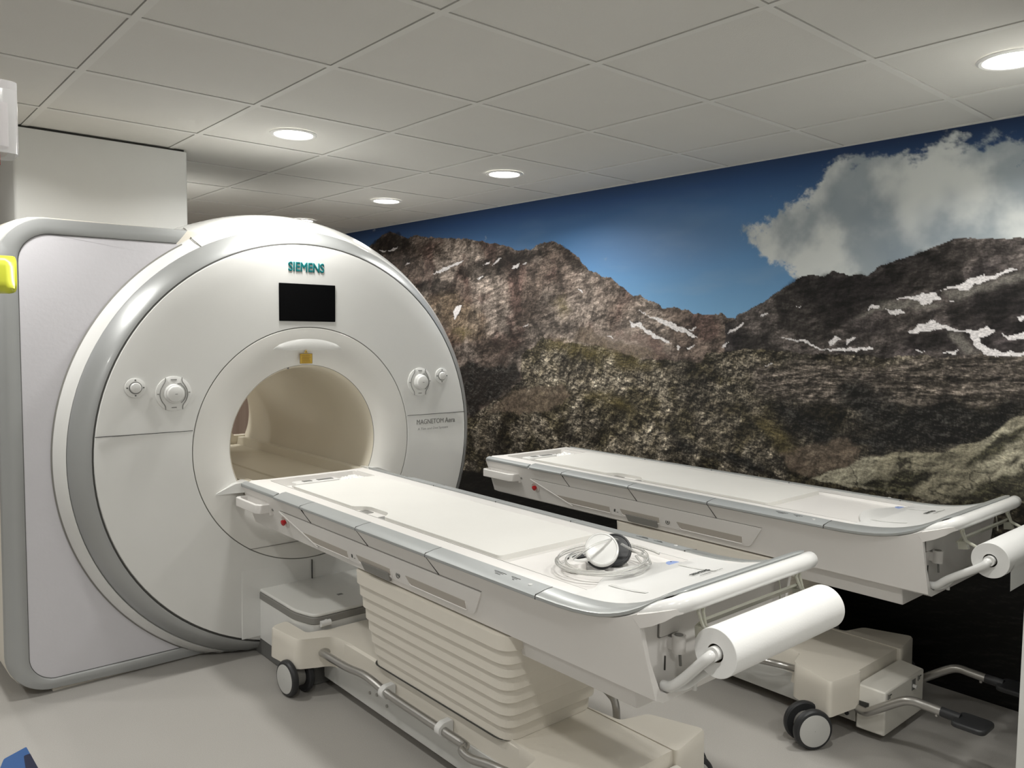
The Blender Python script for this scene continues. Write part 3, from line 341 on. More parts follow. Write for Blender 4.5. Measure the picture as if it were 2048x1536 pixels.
# ---------------------------------------------------------------- lamps
def lamp(x,y,label,master=[None]):
    if master[0] is None:
        t=empty('ceiling_light',(x,y,CEIL-.004),label,'ceiling light','round recessed downlights in the tiled ceiling')
        prof=[(.080,-.001),(.083,-.006),(.092,-.007),(.099,-.003),(.100,.0)]
        MB().loft([[(r*math.cos(2*PI*k/48),r*math.sin(2*PI*k/48),z) for k in range(48)] for r,z in prof],cap=False).build('rim',lampw,t,smooth=True)
        MB().loft([[(r*math.cos(2*PI*k/48),r*math.sin(2*PI*k/48),z) for k in range(48)] for r,z in [(.081,-.002),(.04,-.005),(.001,-.006)]],cap=True).build('diffuser',diffm,t,smooth=True)
        ld=bpy.data.lights.new('bulb','AREA'); ld.shape='DISK'; ld.size=.15; ld.energy=LAMP_POWER; ld.color=LAMP_COL; ld.spread=math.radians(150)
        lo=bpy.data.objects.new('bulb',ld); C.objects.link(lo); lo.parent=t; lo.location=(0,0,-.012)
        master[0]=t; return t
    t=copy_tree(master[0]); t.location=(x,y,CEIL-.004); t['label']=label; return t
lamp(1.498,.9,'round downlight above the scanner front, largest of the four left of the mural sky')
lamp(2.715,.92,'round downlight over the aisle, nearest the mural and right of the scanner')
lamp(2.736,2.13,'small round downlight just above the scanner top, third from the viewer')
lamp(2.76,3.38,'farthest round downlight, partly hidden behind the scanner top')
lamp(2.69,-1.5,'round downlight at the right edge of the picture, cut by the frame')
for x,y in [(1.5,-1.5),(.3,-1.5),(.3,.9),(.3,-2.9),(1.5,-2.9),(-.9,-.3),(.3,3.4),(1.5,2.75),(-.9,2.1)]:  # unseen downlights: some inferred from highlights and spacing, others added as fill light
    lamp(x,y,'unseen round recessed downlight, inferred or added to light the room')

# ---------------------------------------------------------------- scanner
G = empty('scanner',(1.62,1.0,0),'large white ring-shaped scanner with silver rim and round bore','medical scanner')
GX=1.62; ZC=.94; NSEG=128
def P3(x,y,z): return (x-GX,y-1.0,z)
def lathe(prof, zc=ZC, n=NSEG, clampz=.006, cx=GX, a0=0, a1=2*PI):
    full = abs(a1-a0-2*PI)<1e-6
    m = n if full else n+1
    loops=[]
    for r,y in prof:
        loops.append([P3(cx+r*math.cos(a0+(a1-a0)*k/n), y, max(clampz, zc+r*math.sin(a0+(a1-a0)*k/n))) for k in range(m)])
    return MB().loft(loops,cap=False,closed=full)
# front face: dome-shallow disc with rim turn
lathe([(.538,1.012),(.538,1.0012),(.5395,1.0),(.542,1.0),(.55,1.0),(.70,1.001),(.82,1.003),(.895,1.007),(.908,1.010),(.912,1.018),(.912,1.04)]).build('front_face',facew,G,smooth=True)
lathe([(.538,1.006),(.534,1.006)]).build('face_seam',seaml,G)
lathe([(.912,1.014),(.917,1.016)],clampz=.03).build('rim_seam',seamm,G)
# bore funnel
lathe([(.534,1.012),(.534,1.0012),(.5325,1.0),(.530,1.0),(.522,1.0),(.49,1.0),(.455,1.003),(.425,1.009),(.398,1.018),(.378,1.028),(.364,1.038)]).build('bore_funnel',mat('funnel_white',(.77,.76,.725),.3,coat=.2),G,smooth=True)
lathe([(.364,1.038),(.362,1.0405)]).build('funnel_seam',seaml,G)
lathe([(.362,1.0405),(.354,1.055),(.349,1.08),(.347,1.11),(.349,1.16),(.35,1.3),(.35,1.7),(.35,2.26),(.346,2.34),(.341,2.44),(.340,2.50),(.35,2.535),(.46,2.55)]).build('bore_tube',bore,G,smooth=True)
# silver ring, bevel ring, shroud
lathe([(.915,1.03),(.917,1.016),(.925,1.018),(.95,1.040),(.972,1.066),(.985,1.088),(.988,1.096),(.988,1.11)],zc=.938).build('silver_ring',silver,G,smooth=True)
lathe([(.986,1.105),(.990,1.096),(1.008,1.120),(1.020,1.142),(1.026,1.156),(1.045,1.19),(1.064,1.24),(1.076,1.29),(1.084,1.36),(1.086,1.5),(1.086,2.35),(1.06,2.47),(1.0,2.54),(.46,2.54)],zc=.934).build('shroud',facew,G,smooth=True)
lathe([(1.026,1.1545),(1.031,1.1605)],zc=.934,a0=math.radians(120),a1=math.radians(240)).build('shroud_seam',seaml,G)
# side housing: frame, textured panel, body
YH=1.16
outer=rrect(.425,.006,1.30,1.886,.17,8)
def housing():
    # body behind
    lp=[]
    for y,ins in [(YH+.012,.0),(YH+.03,-.004),(1.5,-.012),(2.2,-.012),(2.46,.02),(2.5,.06)]:
        x0=.425+ins; z1=1.886-ins
        lp.append([P3(a,y,b) for a,b in round_poly([(x0,.03,.15),(1.19,.03),(1.19,z1),(x0,z1,.17)],.03,6)])
    MB().loft(lp).build('side_housing',cream,G,smooth=True)
    # silver frame: strip between outer and inner rounded outlines, ending at the ring
    O=[(1.133,1.888),(.60,1.884)]; I=[(1.085,1.828),(.60,1.824)]
    def arc(cx,cz,r,a0,a1,n): return [(cx+r*math.cos(math.radians(a0+(a1-a0)*k/n)),cz+r*math.sin(math.radians(a0+(a1-a0)*k/n))) for k in range(n+1)]
    O+=arc(.60,1.709,.175,90,180,10); I+=arc(.608,1.712,.112,90,180,10)
    O+=arc(.585,.18,.165,180,262,10); I+=arc(.60,.16,.102,180,262,10)
    O+=[(.90,.006),(1.217,.006)]; I+=[(.90,.058),(1.10,.058)]
    # Y profile across strip (slightly rounded)
    loops=[]
    for t,dy in [(-.02,.03),(0,.008),(.06,.001),(.5,-.004),(.92,-.002),(1,.002),(1.0,.012)]:
        loops.append([P3(o[0]*(1-t)+i[0]*t, YH+dy, max(.004,o[1]*(1-t)+i[1]*t)) for o,i in zip(O,I)])
    MB().loft(loops,cap=False,closed=False).build('silver_frame',silver,G,smooth=True,ang=50)
    # panel: between inner outline and ring
    n=len(I); a0=math.degrees(math.atan2(1.828-.934,1.085-1.62)); a1=math.degrees(math.atan2(.058-.934,1.10-1.62))+360
    ring=[(1.62+1.03*math.cos(math.radians(a0+(a1-a0)*k/(n-1))),.934+1.03*math.sin(math.radians(a0+(a1-a0)*k/(n-1)))) for k in range(n)]
    V=[P3(a,YH+.004,b) for a,b in I]+[P3(a,YH+.004,max(b,.058)) for a,b in ring]
    F=[(i,i+1,n+i+1,n+i) for i in range(n-1)]
    obj('fabric_panel',V,F,lilac,G)
    # dark seam between frame and panel
    MB().tube([P3(a,YH+.003,b) for a,b in I],.0016,6).build('panel_seam',seamm,G)
    MB().box(*P3(.58,YH+.02,.0),*P3(1.25,YH+.08,.03)).build('plinth_strip',cream,G)
housing()
# right hand body behind the ring, mostly hidden
MB().loft([[P3(a,y,b) for a,b in rrect(2.1,.01,2.66,1.2,.2,6)] for y in (1.36,2.4)]).build('rear_housing',cream,G,smooth=True)
# cap seam on the shroud top
cs=[]
for k in range(13):
    t=k/12; r=.988+.090*t; y=float(np.interp(r,[.988,1.008,1.020,1.026,1.045,1.064,1.076,1.084],[1.096,1.120,1.142,1.156,1.19,1.24,1.29,1.36])); a=math.radians(117.3-2.4*t+1.0*math.sin(t*3))
    cs.append(P3(GX+(r+.001)*math.cos(a),y-.0008,.936+(r+.001)*math.sin(a)))
MB().tube(cs,.0018,6).build('cap_seam',seaml,G)
# straight seams of the face
for x0,x1,z in [(.713,1.086,1.037),(2.156,2.52,1.037)]:
    MB().box(*P3(x0,.9992,z-.0011),*P3(x1,1.004,z+.0011)).build('face_joint',seamm,G)
MB().box(*P3(1.6225,.990,.302),*P3(1.6245,.9985,.393)).build('face_joint',seamm,G)
MB().loft([[P3(x,.9975,z) for x,z in [(1.325,.489),(1.325,.491),(1.70,.491),(1.70,.489)]],[P3(x,1.004,z) for x,z in [(1.325,.489),(1.325,.491),(1.70,.491),(1.70,.489)]]]).build('face_joint',seaml,G)
# docking fairing below the funnel: slightly proud wedge carrying the table
fa=[]
for z,hw,pr in [(.09,.33,.012),(.30,.33,.008),(.394,.33,.0),(.56,.34,.020),(.68,.35,.03),(.735,.40,.05),(.75,.44,.03)]:
    fa.append([P3(GX-hw-.002,1.004,z),P3(GX-hw,1.0-pr*.08,z),P3(GX-hw+.12,1.0-pr*.4,z),P3(GX+hw-.12,1.0-pr*.4,z),P3(GX+hw,1.0-pr*.08,z),P3(GX+hw+.002,1.004,z)])
fa=[[ (x,(y if z0<.3 or True else y),z) for x,y,z in l] for l,z0 in zip(fa,range(9))]
MB().loft(fa[:3],cap=True,closed=True).build('docking_fairing',facew,G,smooth=True,ang=25)
# thin ledge wings where the table meets the funnel
for s in (-1,1):
    MB().loft([[P3(GX+s*.30,.985,.75),P3(GX+s*.30,.985,.797),P3(GX+s*.30,1.06,.797),P3(GX+s*.30,1.06,.75)],[P3(GX+s*.36,.990,.752),P3(GX+s*.36,.990,.792),P3(GX+s*.36,1.05,.792),P3(GX+s*.36,1.05,.75)],[P3(GX+s*.44,.999,.750),P3(GX+s*.44,.999,.757),P3(GX+s*.44,1.01,.757),P3(GX+s*.44,1.01,.75)]]).build('ledge',facew,G,smooth=True,ang=30)
# bed rails inside the bore
prof=[(-.30,.60),(-.30,.792),(-.262,.792),(-.255,.748),(-.06,.745),(-.055,.752),(.055,.752),(.06,.745),(.255,.748),(.262,.792),(.30,.792),(.30,.60)]
MB().loft([[P3(GX+a,y,b) for a,b in prof] for y in (1.03,2.62)]).build('bore_rail',bore,G,smooth=True,ang=30)
MB().prism([(a,b) for a,b in [(-.34,.74),(-.34,.80),(-.24,.80),(-.20,.845),(-.14,.86),(-.14,.74)]],2.50,2.56,lambda a,b,c:P3(GX-a+ -.0,c,b)).build('rear_bracket',bore,G)
MB().box(*P3(1.28,2.55,.70),*P3(1.96,3.1,.745)).build('rear_shelf',bore,G)
# brow over bore
def brow():
    loops=[]
    for k in range(13):
        t=k/12; x=-.17+.34*t; h=math.sin(PI*t)**.6 if 0<t<1 else 0
        loops.append([P3(GX-.005+x,1.003,1.378+.052*h),P3(GX-.005+x,1.0002,1.377+.046*h),P3(GX-.005+x,1.0022,1.3755),P3(GX-.005+x,1.0026,1.3735),P3(GX-.005+x,1.008,1.370)])
    MB().loft(loops).build('brow',facew,G,smooth=True,ang=60)
brow()
bl=bpy.data.lights.new('bore_lamp','AREA'); bl.shape='RECTANGLE'; bl.size=.05; bl.size_y=1.0; bl.energy=.45; bl.color=(1,.96,.90)
blo=bpy.data.objects.new('bore_lamp',bl); C.objects.link(blo); blo.parent=G; blo.location=P3(1.62,1.75,1.282)
FR=Matrix(((1,0,0,0),(0,0,-1,0),(0,1,0,0),(0,0,0,1)))     # text plane XY -> XZ facing -Y
def TF(x,y,z,tilt=0): return Matrix.Translation(P3(x,y,z))@Matrix.Rotation(tilt,4,'X')@Matrix.Rotation(PI/2,4,'X')
text_obj('maker_name','SIEMENS',.057,teal,G,TF(1.607,1.0026,1.747),bold=.0021,width=.178)
text_obj('model_name','MAGNETOM',.036,inkg,G,TF(2.297,.9995,.998),width=.168,extrude=.0005)
text_obj('model_name','Aera',.038,inkg,G,TF(2.425,1.0015,.998),width=.066,bold=.0004,extrude=.0005)
text_obj('model_line','A Tim and Dot System',.018,mat('pale_ink',(.42,.42,.41),.5),G,TF(2.315,.9998,.963),width=.19,extrude=.0004)
MB().box(*P3(1.472,.9965,1.503),*P3(1.750,1.004,1.673)).build('display_screen',black,G,bevel=.002)
# warning label
lb=MB().box(-.031,0,-.023,.031,.001,.023).build('warning_label',yel,G); lb.location=P3(1.601,.9985,1.338-.005); lb.rotation_euler=(0,.0,0)
MB().prism([(-.009,.0255),(.009,.0255),(0,.041)],0,.0012,lambda a,b,c:(a,c-.0002,b)).build('warning_triangle',yel,lb)
MB().prism([(-.0035,.0285),(.0035,.0285),(0,.035)],0,.0012,lambda a,b,c:(a,c-.0008,b)).build('warning_mark',ink,lb)
fr=MB(); 
for a in [(-.031,-.023,.031,-.0215),(-.031,.0215,.031,.023),(-.031,-.023,-.0295,.023),(.0295,-.023,.031,.023)]: fr.box(a[0],-.0006,a[1],a[2],.0005,a[3])
for q in range(5): fr.box(-.022+.002*(q%2),-.0006,-.016+q*.0072,.022-.003*(q%3),.0005,-.0148+q*.0072)
fr.build('label_print',mat('label_brown',(.16,.08,.02),.6),lb)
def disc(r0,r1,y0,y1,n=36):
    return [[(r*math.cos(2*PI*k/n),y,r*math.sin(2*PI*k/n)) for k in range(n)] for r,y in ((r0,y0),(r1,y1))]
def knob(x,z,big,s):
    n=36
    if not big:
        k=MB().loft([[ (r*math.cos(2*PI*q/n),y,r*math.sin(2*PI*q/n)) for q in range(n)] for r,y in [(.040,.003),(.0395,-.003),(.036,-.0045),(.001,-.0048)]],cap=False).build('small_button',facew,G,smooth=True)
        MB().loft([[ (r*math.cos(2*PI*q/n),y,r*math.sin(2*PI*q/n)) for q in range(n)] for r,y in [(.025,-.004),(.025,-.006),(.0215,-.006),(.0215,-.004)]],cap=False).build('grey_ring',inkg,k,smooth=True)
        MB().loft([[ (r*math.cos(2*PI*q/n),y,r*math.sin(2*PI*q/n)) for q in range(n)] for r,y in [(.021,-.004),(.0205,-.012),(.018,-.015),(.010,-.0165),(.0005,-.017)]],cap=False).build('button_cap',gloss,k,smooth=True)
        for dx,dz in [(-.031,0),(.031,0),(0,-.031),(0,.031)]:
            MB().box(dx-.003,-.0055,dz-.0022,dx+.003,-.004,dz+.0022).build('button_mark',ink,k)
    else:
        k=MB().loft([[ (r*math.cos(2*PI*q/n),y,r*math.sin(2*PI*q/n)) for q in range(n)] for r,y in [(.072,.003),(.0715,-.003),(.068,-.0045),(.001,-.005)]],cap=False).build('control_dial',facew,G,smooth=True)
        # curved dark brackets either side
        for sd in (-1,1):
            pts=[(sd*.033,-.006,.066),(sd*.034,-.006,.050),(sd*.044,-.006,.034),(sd*.053,-.006,.015),(sd*.055,-.006,-.008),(sd*.048,-.006,-.030),(sd*.036,-.006,-.048),(sd*.034,-.006,-.066)]
            MB().tube(smooth_path(pts,4),.0016,6).build('dial_bracket',inkg,k)
        MB().loft([[ (r*math.cos(2*PI*q/n),y,r*math.sin(2*PI*q/n)) for q in range(n)] for r,y in [(.040,-.004),(.0385,-.018),(.037,-.021),(.034,-.022),(.033,-.030),(.031,-.034),(.026,-.036),(.0005,-.0365)]],cap=False).build('dial_knob',gloss,k,smooth=True)
        for dx,dz,w in [(0,.058,.012),(0,-.057,.010),(-.062,0,.004),(.062,.004,.004),(.022,.040,.008)]:
            MB().box(dx-w,-.0062,dz-.0016,dx+w,-.005,dz+.0016).build('dial_mark',inkg,k)
        MB().box(-.005,-.0372,-.0012,.005,-.036,.0012).build('dial_mark',inkg,k)
        MB().tube([(.046*math.cos(a),-.012,.046*math.sin(a)) for a in [math.radians(d) for d in range(-55,56,10)]],.0018,6).build('dial_bracket',inkg,k)
    k.location=P3(x,.999,z)
gloss=mat('knob_white',(.74,.74,.725),.25,coat=.3)
knob(.862,1.225,False,1); knob(1.010,1.196,True,1); knob(2.228,1.206,True,-1); knob(2.366,1.234,False,-1)
MB().tube([P3(1.533,1.045,1.288),P3(1.533,1.040,1.288)],.004,8).build('sensor_dot',inkg,G)
# docking block on the floor in front of the ring
dp=round_poly([(1.372,1.06,0),(1.372,.66),(1.405,.545),(1.83,.545),(1.865,.66),(1.865,1.06,0)],.03,4)
D=MB().prism([(a,b) for a,b in dp],.075,.262,lambda a,b,c:P3(a,b,c)).build('docking_block',facew,G,bevel=.003)
MB().prism([(GX+(a-GX)*.985,b+.012) for a,b in dp],.004,.075,lambda a,b,c:P3(a,b,c)).build('plinth',dgrey,D)
MB().prism([(GX+(a-GX)*1.012,b-.004) for a,b in dp],.258,.288,lambda a,b,c:P3(a,b,c)).build('grey_edge',greym,D,bevel=.003)
MB().prism([(GX+(a-GX)*1.004,b-.001) for a,b in dp],.288,.303,lambda a,b,c:P3(a,b,c)).build('cover_plate',mat('plate_white',(.70,.70,.67),.3,coat=.2),D,bevel=.006,seg=3)
MB().tube([P3(1.455,.56,.262),P3(1.455,.532,.262)],.014,12).build('latch',gloss,D,smooth=True)
MB().tube([P3(1.428,.535,.262),P3(1.472,.535,.262)],.013,12).build('latch',gloss,D,smooth=True)
MB().box(*P3(1.60,.70,.303),*P3(1.625,.72,.3036)).build('plate_mark',inkg,D)

# ---------------------------------------------------------------- duct column above the scanner housing
ce=MB().loft([[(a,b,z) for a,b in rrect(.555,1.555,1.272,2.30,.02,4)] for z in (1.889,CEIL-.013)]).build('duct_casing',colm,None,smooth=True)
struct(ce); ce.name='trim_1'
struct(MB().box(.57,1.565,CEIL-.0145,1.258,2.28,CEIL-.003).build('trim_2',seamm))

# ---------------------------------------------------------------- patient table
DZ=[(-1.37,.106),(-1.30,.086),(-1.265,.063),(-1.232,.045),(-1.2,.033),(-1.17,.0235),(-1.14,.016),(-1.10,.009),(-1.05,.0035),(-1.0,.001),(-.95,0.),(2,0.)]
def dz(y): return float(np.interp(y,[a for a,b in DZ],[b for a,b in DZ]))
RA=.05; YA=-1.25; HI=.280
def hin(y):      # inner half width of the rim
    return HI if y>=YA else HI-RA+math.sqrt(max(0,RA*RA-(YA-y)**2))
def make_table(loc,label,roll_y):
    T=empty('patient_table',loc,label,'patient table','wheeled scanner tables')
    # --- shell with end recess
    def sec(y,inset=0,yy=None,ch=.775):
        d=dz(y); o=.337 if y<.655 else .326; 
        pts=[(-.235,.600),(-.262,.612),(-.303,.727),(-o,.781+d),(-hin(y),.7985+d),(-.21,.7965+d),(-.204,ch),(.204,ch),(.21,.7965+d),(hin(y),.7985+d),(o,.781+d),(.303,.727),(.262,.612),(.235,.600)]
        if y<-1.0:
            k=min(1,(-1.0-y)/.25); pts=[(a,b) if b>.72 and abs(a)>.303 else (a,b) for a,b in pts]
            pts=[((a if abs(a)<.3029 or abs(a)>.3031 else math.copysign(min(.303,o-.006),a)),b) for a,b in pts]
        if inset:
            pts=[(a*(1-inset*3.0/ .9),b+(inset if b<.7 else -inset)) for a,b in pts]
        return [(a,(yy if yy is not None else y),b) for a,b in pts]
    st=[sec(.995,ch=.796),sec(.962,ch=.796),sec(.958,ch=.762),sec(.748,ch=.762),sec(.744,ch=.790),sec(.2,ch=.790),sec(-.3,ch=.790),sec(-.61,ch=.790),sec(-.614,ch=.787),sec(-.98,ch=.787),sec(-.99,ch=.79),sec(-1.05,ch=.79),sec(-1.12,ch=.80),sec(-1.18,ch=.815),sec(-1.22,ch=.83),sec(-1.25,ch=.845)]
    st+=[sec(-1.25,.018,-1.25,ch=.83),sec(-1.25,.020,-1.215,ch=.83)]
    MB().loft(st).build('table_body',shellm,T,smooth=True,ang=25)
    # --- foot deck sweeping up to the bar
    rows=[]
    for y in [-.985,-1.03,-1.07,-1.10,-1.13,-1.16,-1.19,-1.22,-1.245,-1.262,-1.278,-1.289,-1.2965,-1.3]:
        h=hin(y); d=.7985+dz(y); rows.append([(h*q,y,d+0) for q in [-1,-.8,-.5,-.2,0,.2,.5,.8,1]])
    top=MB().loft(rows,cap=False,closed=False); V=top.v[:]; 
    und=[[ (x,y,z-.012) for x,y,z in r] for r in rows]; top.loft(und,cap=False,closed=False)
    top.loft([rows[-1],und[-1]],cap=False,closed=False); top.loft([rows[0],und[0]],cap=False,closed=False)
    top.build('foot_deck',deckm,T,smooth=True,ang=40)
    # raised printed cover with an arched front edge over the tray
    arc=[(-.205,-.995)]+[(-.205+.41*k/16,-.995+.085*math.sin(PI*k/16)) for k in range(1,16)]+[(.205,-.995)]
    loops=[[(a,b-.004,.765) for a,b in arc]+[(.205,-1.02,.765),(-.205,-1.02,.765)],[(a,b,.797) for a,b in arc]+[(.205,-1.02,.7985),(-.205,-1.02,.7985)],[(a*.99,b-.004,.8005) for a,b in arc]+[(.203,-1.02,.8003),(-.203,-1.02,.8003)]]
    MB().loft(loops).build('foot_cover',deckm,T,smooth=True,ang=40)
    MB().prism([(a*.024+.148,-.982+b*.024) for a,b in [(math.cos(t*PI/10),math.sin(t*PI/10)) for t in range(11)]],.797,.8010).build('blue_tab',blueknob,T)
    MB().box(.151,-.968,.8005,.155,-.964,.8018).build('tab_mark',ink,T)
    for sx in (-1,1):
        MB().loft([[(sx*.148-.006,y,.7995+dz(y)),(sx*.148+.006,y,.7995+dz(y)),(sx*.148+.006,y,.8001+dz(y)+(.0007 if y>-1.03 else 0)),(sx*.148-.006,y,.8001+dz(y)+(.0007 if y>-1.03 else 0))] for y in (-1.125,-1.09,-1.05,-1.02,-1.0)]).build('slot_mark',mat('slot_grey',(.60,.60,.58),.6),T)
        MB().box(sx*.215-.0008,-1.02,.7966,sx*.215+.0008,.94,.7974).build('deck_groove',seaml,T)
    text_obj('maker_name','SIEMENS',.022,ink,T,Matrix.Translation((.105,-1.102,.8115))@Matrix.Rotation(math.radians(-9.5),4,'X'),width=.080,bold=.00005,extrude=.0004)
    text_obj('model_name','MAGNETOM Aera',.009,inkg,T,Matrix.Translation((.118,-1.130,.8165))@Matrix.Rotation(math.radians(-13),4,'X'),width=.10,extrude=.0003)
    # --- pad
    
    notch=[(-.205,.235),(-.150,.225),(-.150,.03),(-.205,.02)]
    P=round_poly([(-.205,-.617),(.205,-.617),(.205,.03),(.205,.02),(.205,.745),(-.205,.745),(-.205,.24,.01),(-.158,.20,.03),(-.158,.06,.03),(-.205,.02,.01)],.016,5)
    pad=MB().prism(P,.766,.8045).build('mattress_pad',padm,T,bevel=.004,seg=3)
    MB().box(-.2045,.0,.784,-.15,.25,.7895).build('recess_floor',mat('recess_cream',(.62,.56,.40),.6),T)
    MB().prism(rrect(-.200,.03,-.165,.08,.01),.789,.7905).build('recess_clip',inkg,T); MB().prism(rrect(-.200,.15,-.165,.21,.01),.789,.7905).build('recess_clip',seaml,T)
    # head tray details: plug strips and crumpled cover
    MB().box(-.125,.868,.762,.085,.925,.7862).build('connector_block',deckm,T,bevel=.004)
    for x0,x1 in [(-.085,-.045),(-.015,.060)]:
        MB().box(x0,.880,.786,x1,.906,.7885).build('connector_strip',inkg,T)
    vs=[];n=14
    for i in range(n):
        for j in range(n): vs.append((.09+.11*i/(n-1),.76+.17*j/(n-1),.768+.014*rng.rand()*(1 if 0<i<n-1 and 0<j<n-1 else .2)+.012*i/n))
    obj('plastic_sheet',vs,[(i*n+j,i*n+j+1,(i+1)*n+j+1,(i+1)*n+j) for i in range(n-1) for j in range(n-1)],frost2,T)
    # --- side trims
    def trim_prof(w,nx,ny,x,y,z):
        return [(x+nx*a*w,y+ny*a*w,z+b) for a,b in [(0,.0016),(.45,-.0005),(.93,-.0065),(1.0,-.0095),(1.0,-.0165),(.95,-.019),(0,-.010)]]
    for sx in (-1,1):
        segs=[(.988,.658,.024,.003),(.652,.405,.063,0),(.401,-.013,.063,0),(-.017,-.427,.063,0),(-.431,-.918,.063,0)]
        for k,(a,b,wd,dn) in enumerate(segs):
            x0=HI+(.026 if k==0 else 0)
            ya=[(a,1)] if k!=1 else [(a-0,.62),(a-.02,1)]
            MB().loft([trim_prof(wd*q_,sx,0,sx*x0,y,.8015-dn) for y,q_ in ya+[(b,1)]]).build('silver_trim',satin,T,smooth=True,ang=30)
            if k: MB().loft([[(sx*.279,y,.795),(sx*.279,y,.8028),(sx*.340,y,.7958),(sx*.3425,y,.783),(sx*.33,y,.783)] for y in (b,b-.0035)]).build('trim_gap',seamm,T)
            if k and k<4: 
                MB().loft([[(sx*.3385,b-.003,.782),(sx*.3385,b,.782),(sx*.328,b,.782),(sx*.328,b-.003,.782)],[(sx*.3055,b-.022-.003,.727),(sx*.3055,b-.022,.727),(sx*.297,b-.022,.727),(sx*.297,b-.025,.727)]]).build('panel_gap',seamm,T)
        MB().box(sx*.3045,-.655,.7262,sx*.300,.655,.7278).build('panel_gap',seaml,T)
        # inclined face at rail: use frame (y,z) on slope
        def sl(y,z,o):
            t=(z-.612)/(.727-.612); h=.262+(.303-.262)*t; return (sx*(h+o),y,z)
        def plate(poly,o0,o1,nm,m,par,bev=0.0):
            loops=[[sl(a,b,o0) for a,b in poly],[sl(a,b,o1) for a,b in poly]]
            return MB().loft(loops).build(nm,m,par,bevel=bev)
        # raised rail plate with three flat slots, recess shade put into their darker colour
        out=round_poly([(.655,.7235,.004),(-.655,.7235,.01),(-.585,.633,.02),(.385,.633,.01)],.01,4)
        rail=plate(out,-.001,.004,'side_rail_plate',shellm,T,.002)
        for q,(ya,yb,za,zb,sk) in enumerate([(.490,.137,.638,.668,.085),(.078,-.15,.642,.671,.014),(-.238,-.56,.640,.671,.018)]):
            pl_=round_poly([(ya,zb),(yb,zb),(yb+.004,za),(ya-sk,za)],.006,3)
            plate(pl_,.0035,.0045,'rail_slot',mat('slot_shade',(.46,.425,.38),.6),rail)
            lip=[sl(a,b,.0045) for a,b in pl_[len(pl_)//2-2:]]; MB().tube(lip,.0020,6).build('slot_lip',shellm,rail,smooth=True)
        plate(round_poly([(.048,.652),(-.134,.652),(-.128,.620),(.036,.620)],.004,3),.002,.010,'release_lever',greym,T,.002)
        plate([(.112,.664),(.104,.664),(.110,.650),(.118,.650)],.004,.0052,'rail_symbol',ink,T); plate([(.100,.652),(.092,.652),(.092,.650),(.100,.650)],.004,.0052,'rail_symbol',ink,T)
        c0=sl(-.192,.660,.0052); MB().tube([(c0[0],c0[1]+.010*math.cos(t*PI/8),c0[2]+.010*math.sin(t*PI/8)) for t in range(17)],.0013,6).build('rail_symbol',ink,T)
        plate([(-.190,.665),(-.194,.665),(-.194,.655),(-.190,.655)],.004,.0055,'rail_symbol',ink,T)
        # slanting bright crease at the head side
        MB().tube([sl(.66,.722,.004),sl(.39,.628,.004)],.003,8).build('rail_crease',shellm,T,smooth=True)
        # red emergency button in a dished collar
        c=Vector(sl(.640,.683,.0)); nrm=Vector((sx*.94,0,-.34)).normalized(); ay=Vector((0,1,0)); az=nrm.cross(ay)
        def ring(r,o): return [c+nrm*o+(ay*math.cos(2*PI*k/24)+az*math.sin(2*PI*k/24))*r for k in range(24)]
        MB().loft([ring(.028,.001),ring(.024,.004),ring(.018,.0015),ring(.001,.001)],cap=False).build('button_collar',mat('collar',(.66,.62,.58),.4),T,smooth=True)
        MB().loft([ring(.009,.0),ring(.009,.008),ring(.0125,.009),ring(.0125,.015),ring(.009,.018),ring(.001,.020)],cap=False).build('emergency_button',redm,T,smooth=True)
        MB().loft([[Vector(sl(.735,.716,.0))+(ay*math.cos(2*PI*k/12)+az*math.sin(2*PI*k/12))*.006+nrm*o for k in range(12)] for o in (0,.002)]).build('round_mark',inkg,T)
        # head handle: moulded loop
        hpoly=[(sx*.300,.990),(sx*.345,.990),(sx*.360,.972),(sx*.360,.775),(sx*.345,.752),(sx*.300,.745)]
        hin_=[(sx*.300,.972),(sx*.337,.972),(sx*.346,.960),(sx*.346,.790),(sx*.337,.775),(sx*.300,.770)]
        o_=[[(a,b,z) for a,b in hpoly] for z in (.700,.738)]; i_=[[(a,b,z) for a,b in hin_] for z in (.738,.712)]
        MB().loft(o_+i_,cap=True).build('grab_handle',shellm,T,bevel=.003)
        MB().box(sx*.285,.745,.690,sx*.308,.99,.748).build('handle_mount',shellm,T,bevel=.004)
        MB().box(sx*.3115,.76,.7465,sx*.296,.985,.7495).build('handle_gap',seamm,T)
        # printed symbols on the silver strip
        for (yy,ww) in [(-.735,.05),(-.80,.035)]:
            for q in range(3): MB().box(sx*(.300+q*.006),yy-ww/2+.006*q,.8000,sx*(.3025+q*.006),yy+ww/2-.008*q,.8022-.0008*q).build('trim_symbol',ink,T)
        # clear/white small marker
        MB().tube([(sx*.308,-.865,.799),(sx*.308,-.865,.8022)],.006,12).build('trim_lamp',gloss,T)
    # --- curved foot trim and bar
    path=[]
    for y in (-.922,-1.0,-1.06,-1.10,-1.14): path.append((-HI,y,-1,0,.063))
    for y,wd in ((-1.17,.062),(-1.2,.060),(-1.225,.055)): path.append((-HI,y,-1,0,wd))
    for k in range(0,13):
        a=math.radians(180+90*k/12); path.append((-HI+RA+RA*math.cos(a),YA+RA*math.sin(a),math.cos(a),math.sin(a),.050-.034*(k/12)**.7))
    full=path+[(0,YA-RA,0,-1,.016)]+[(-x,y,-nx,ny,wd) for x,y,nx,ny,wd in reversed(path)]
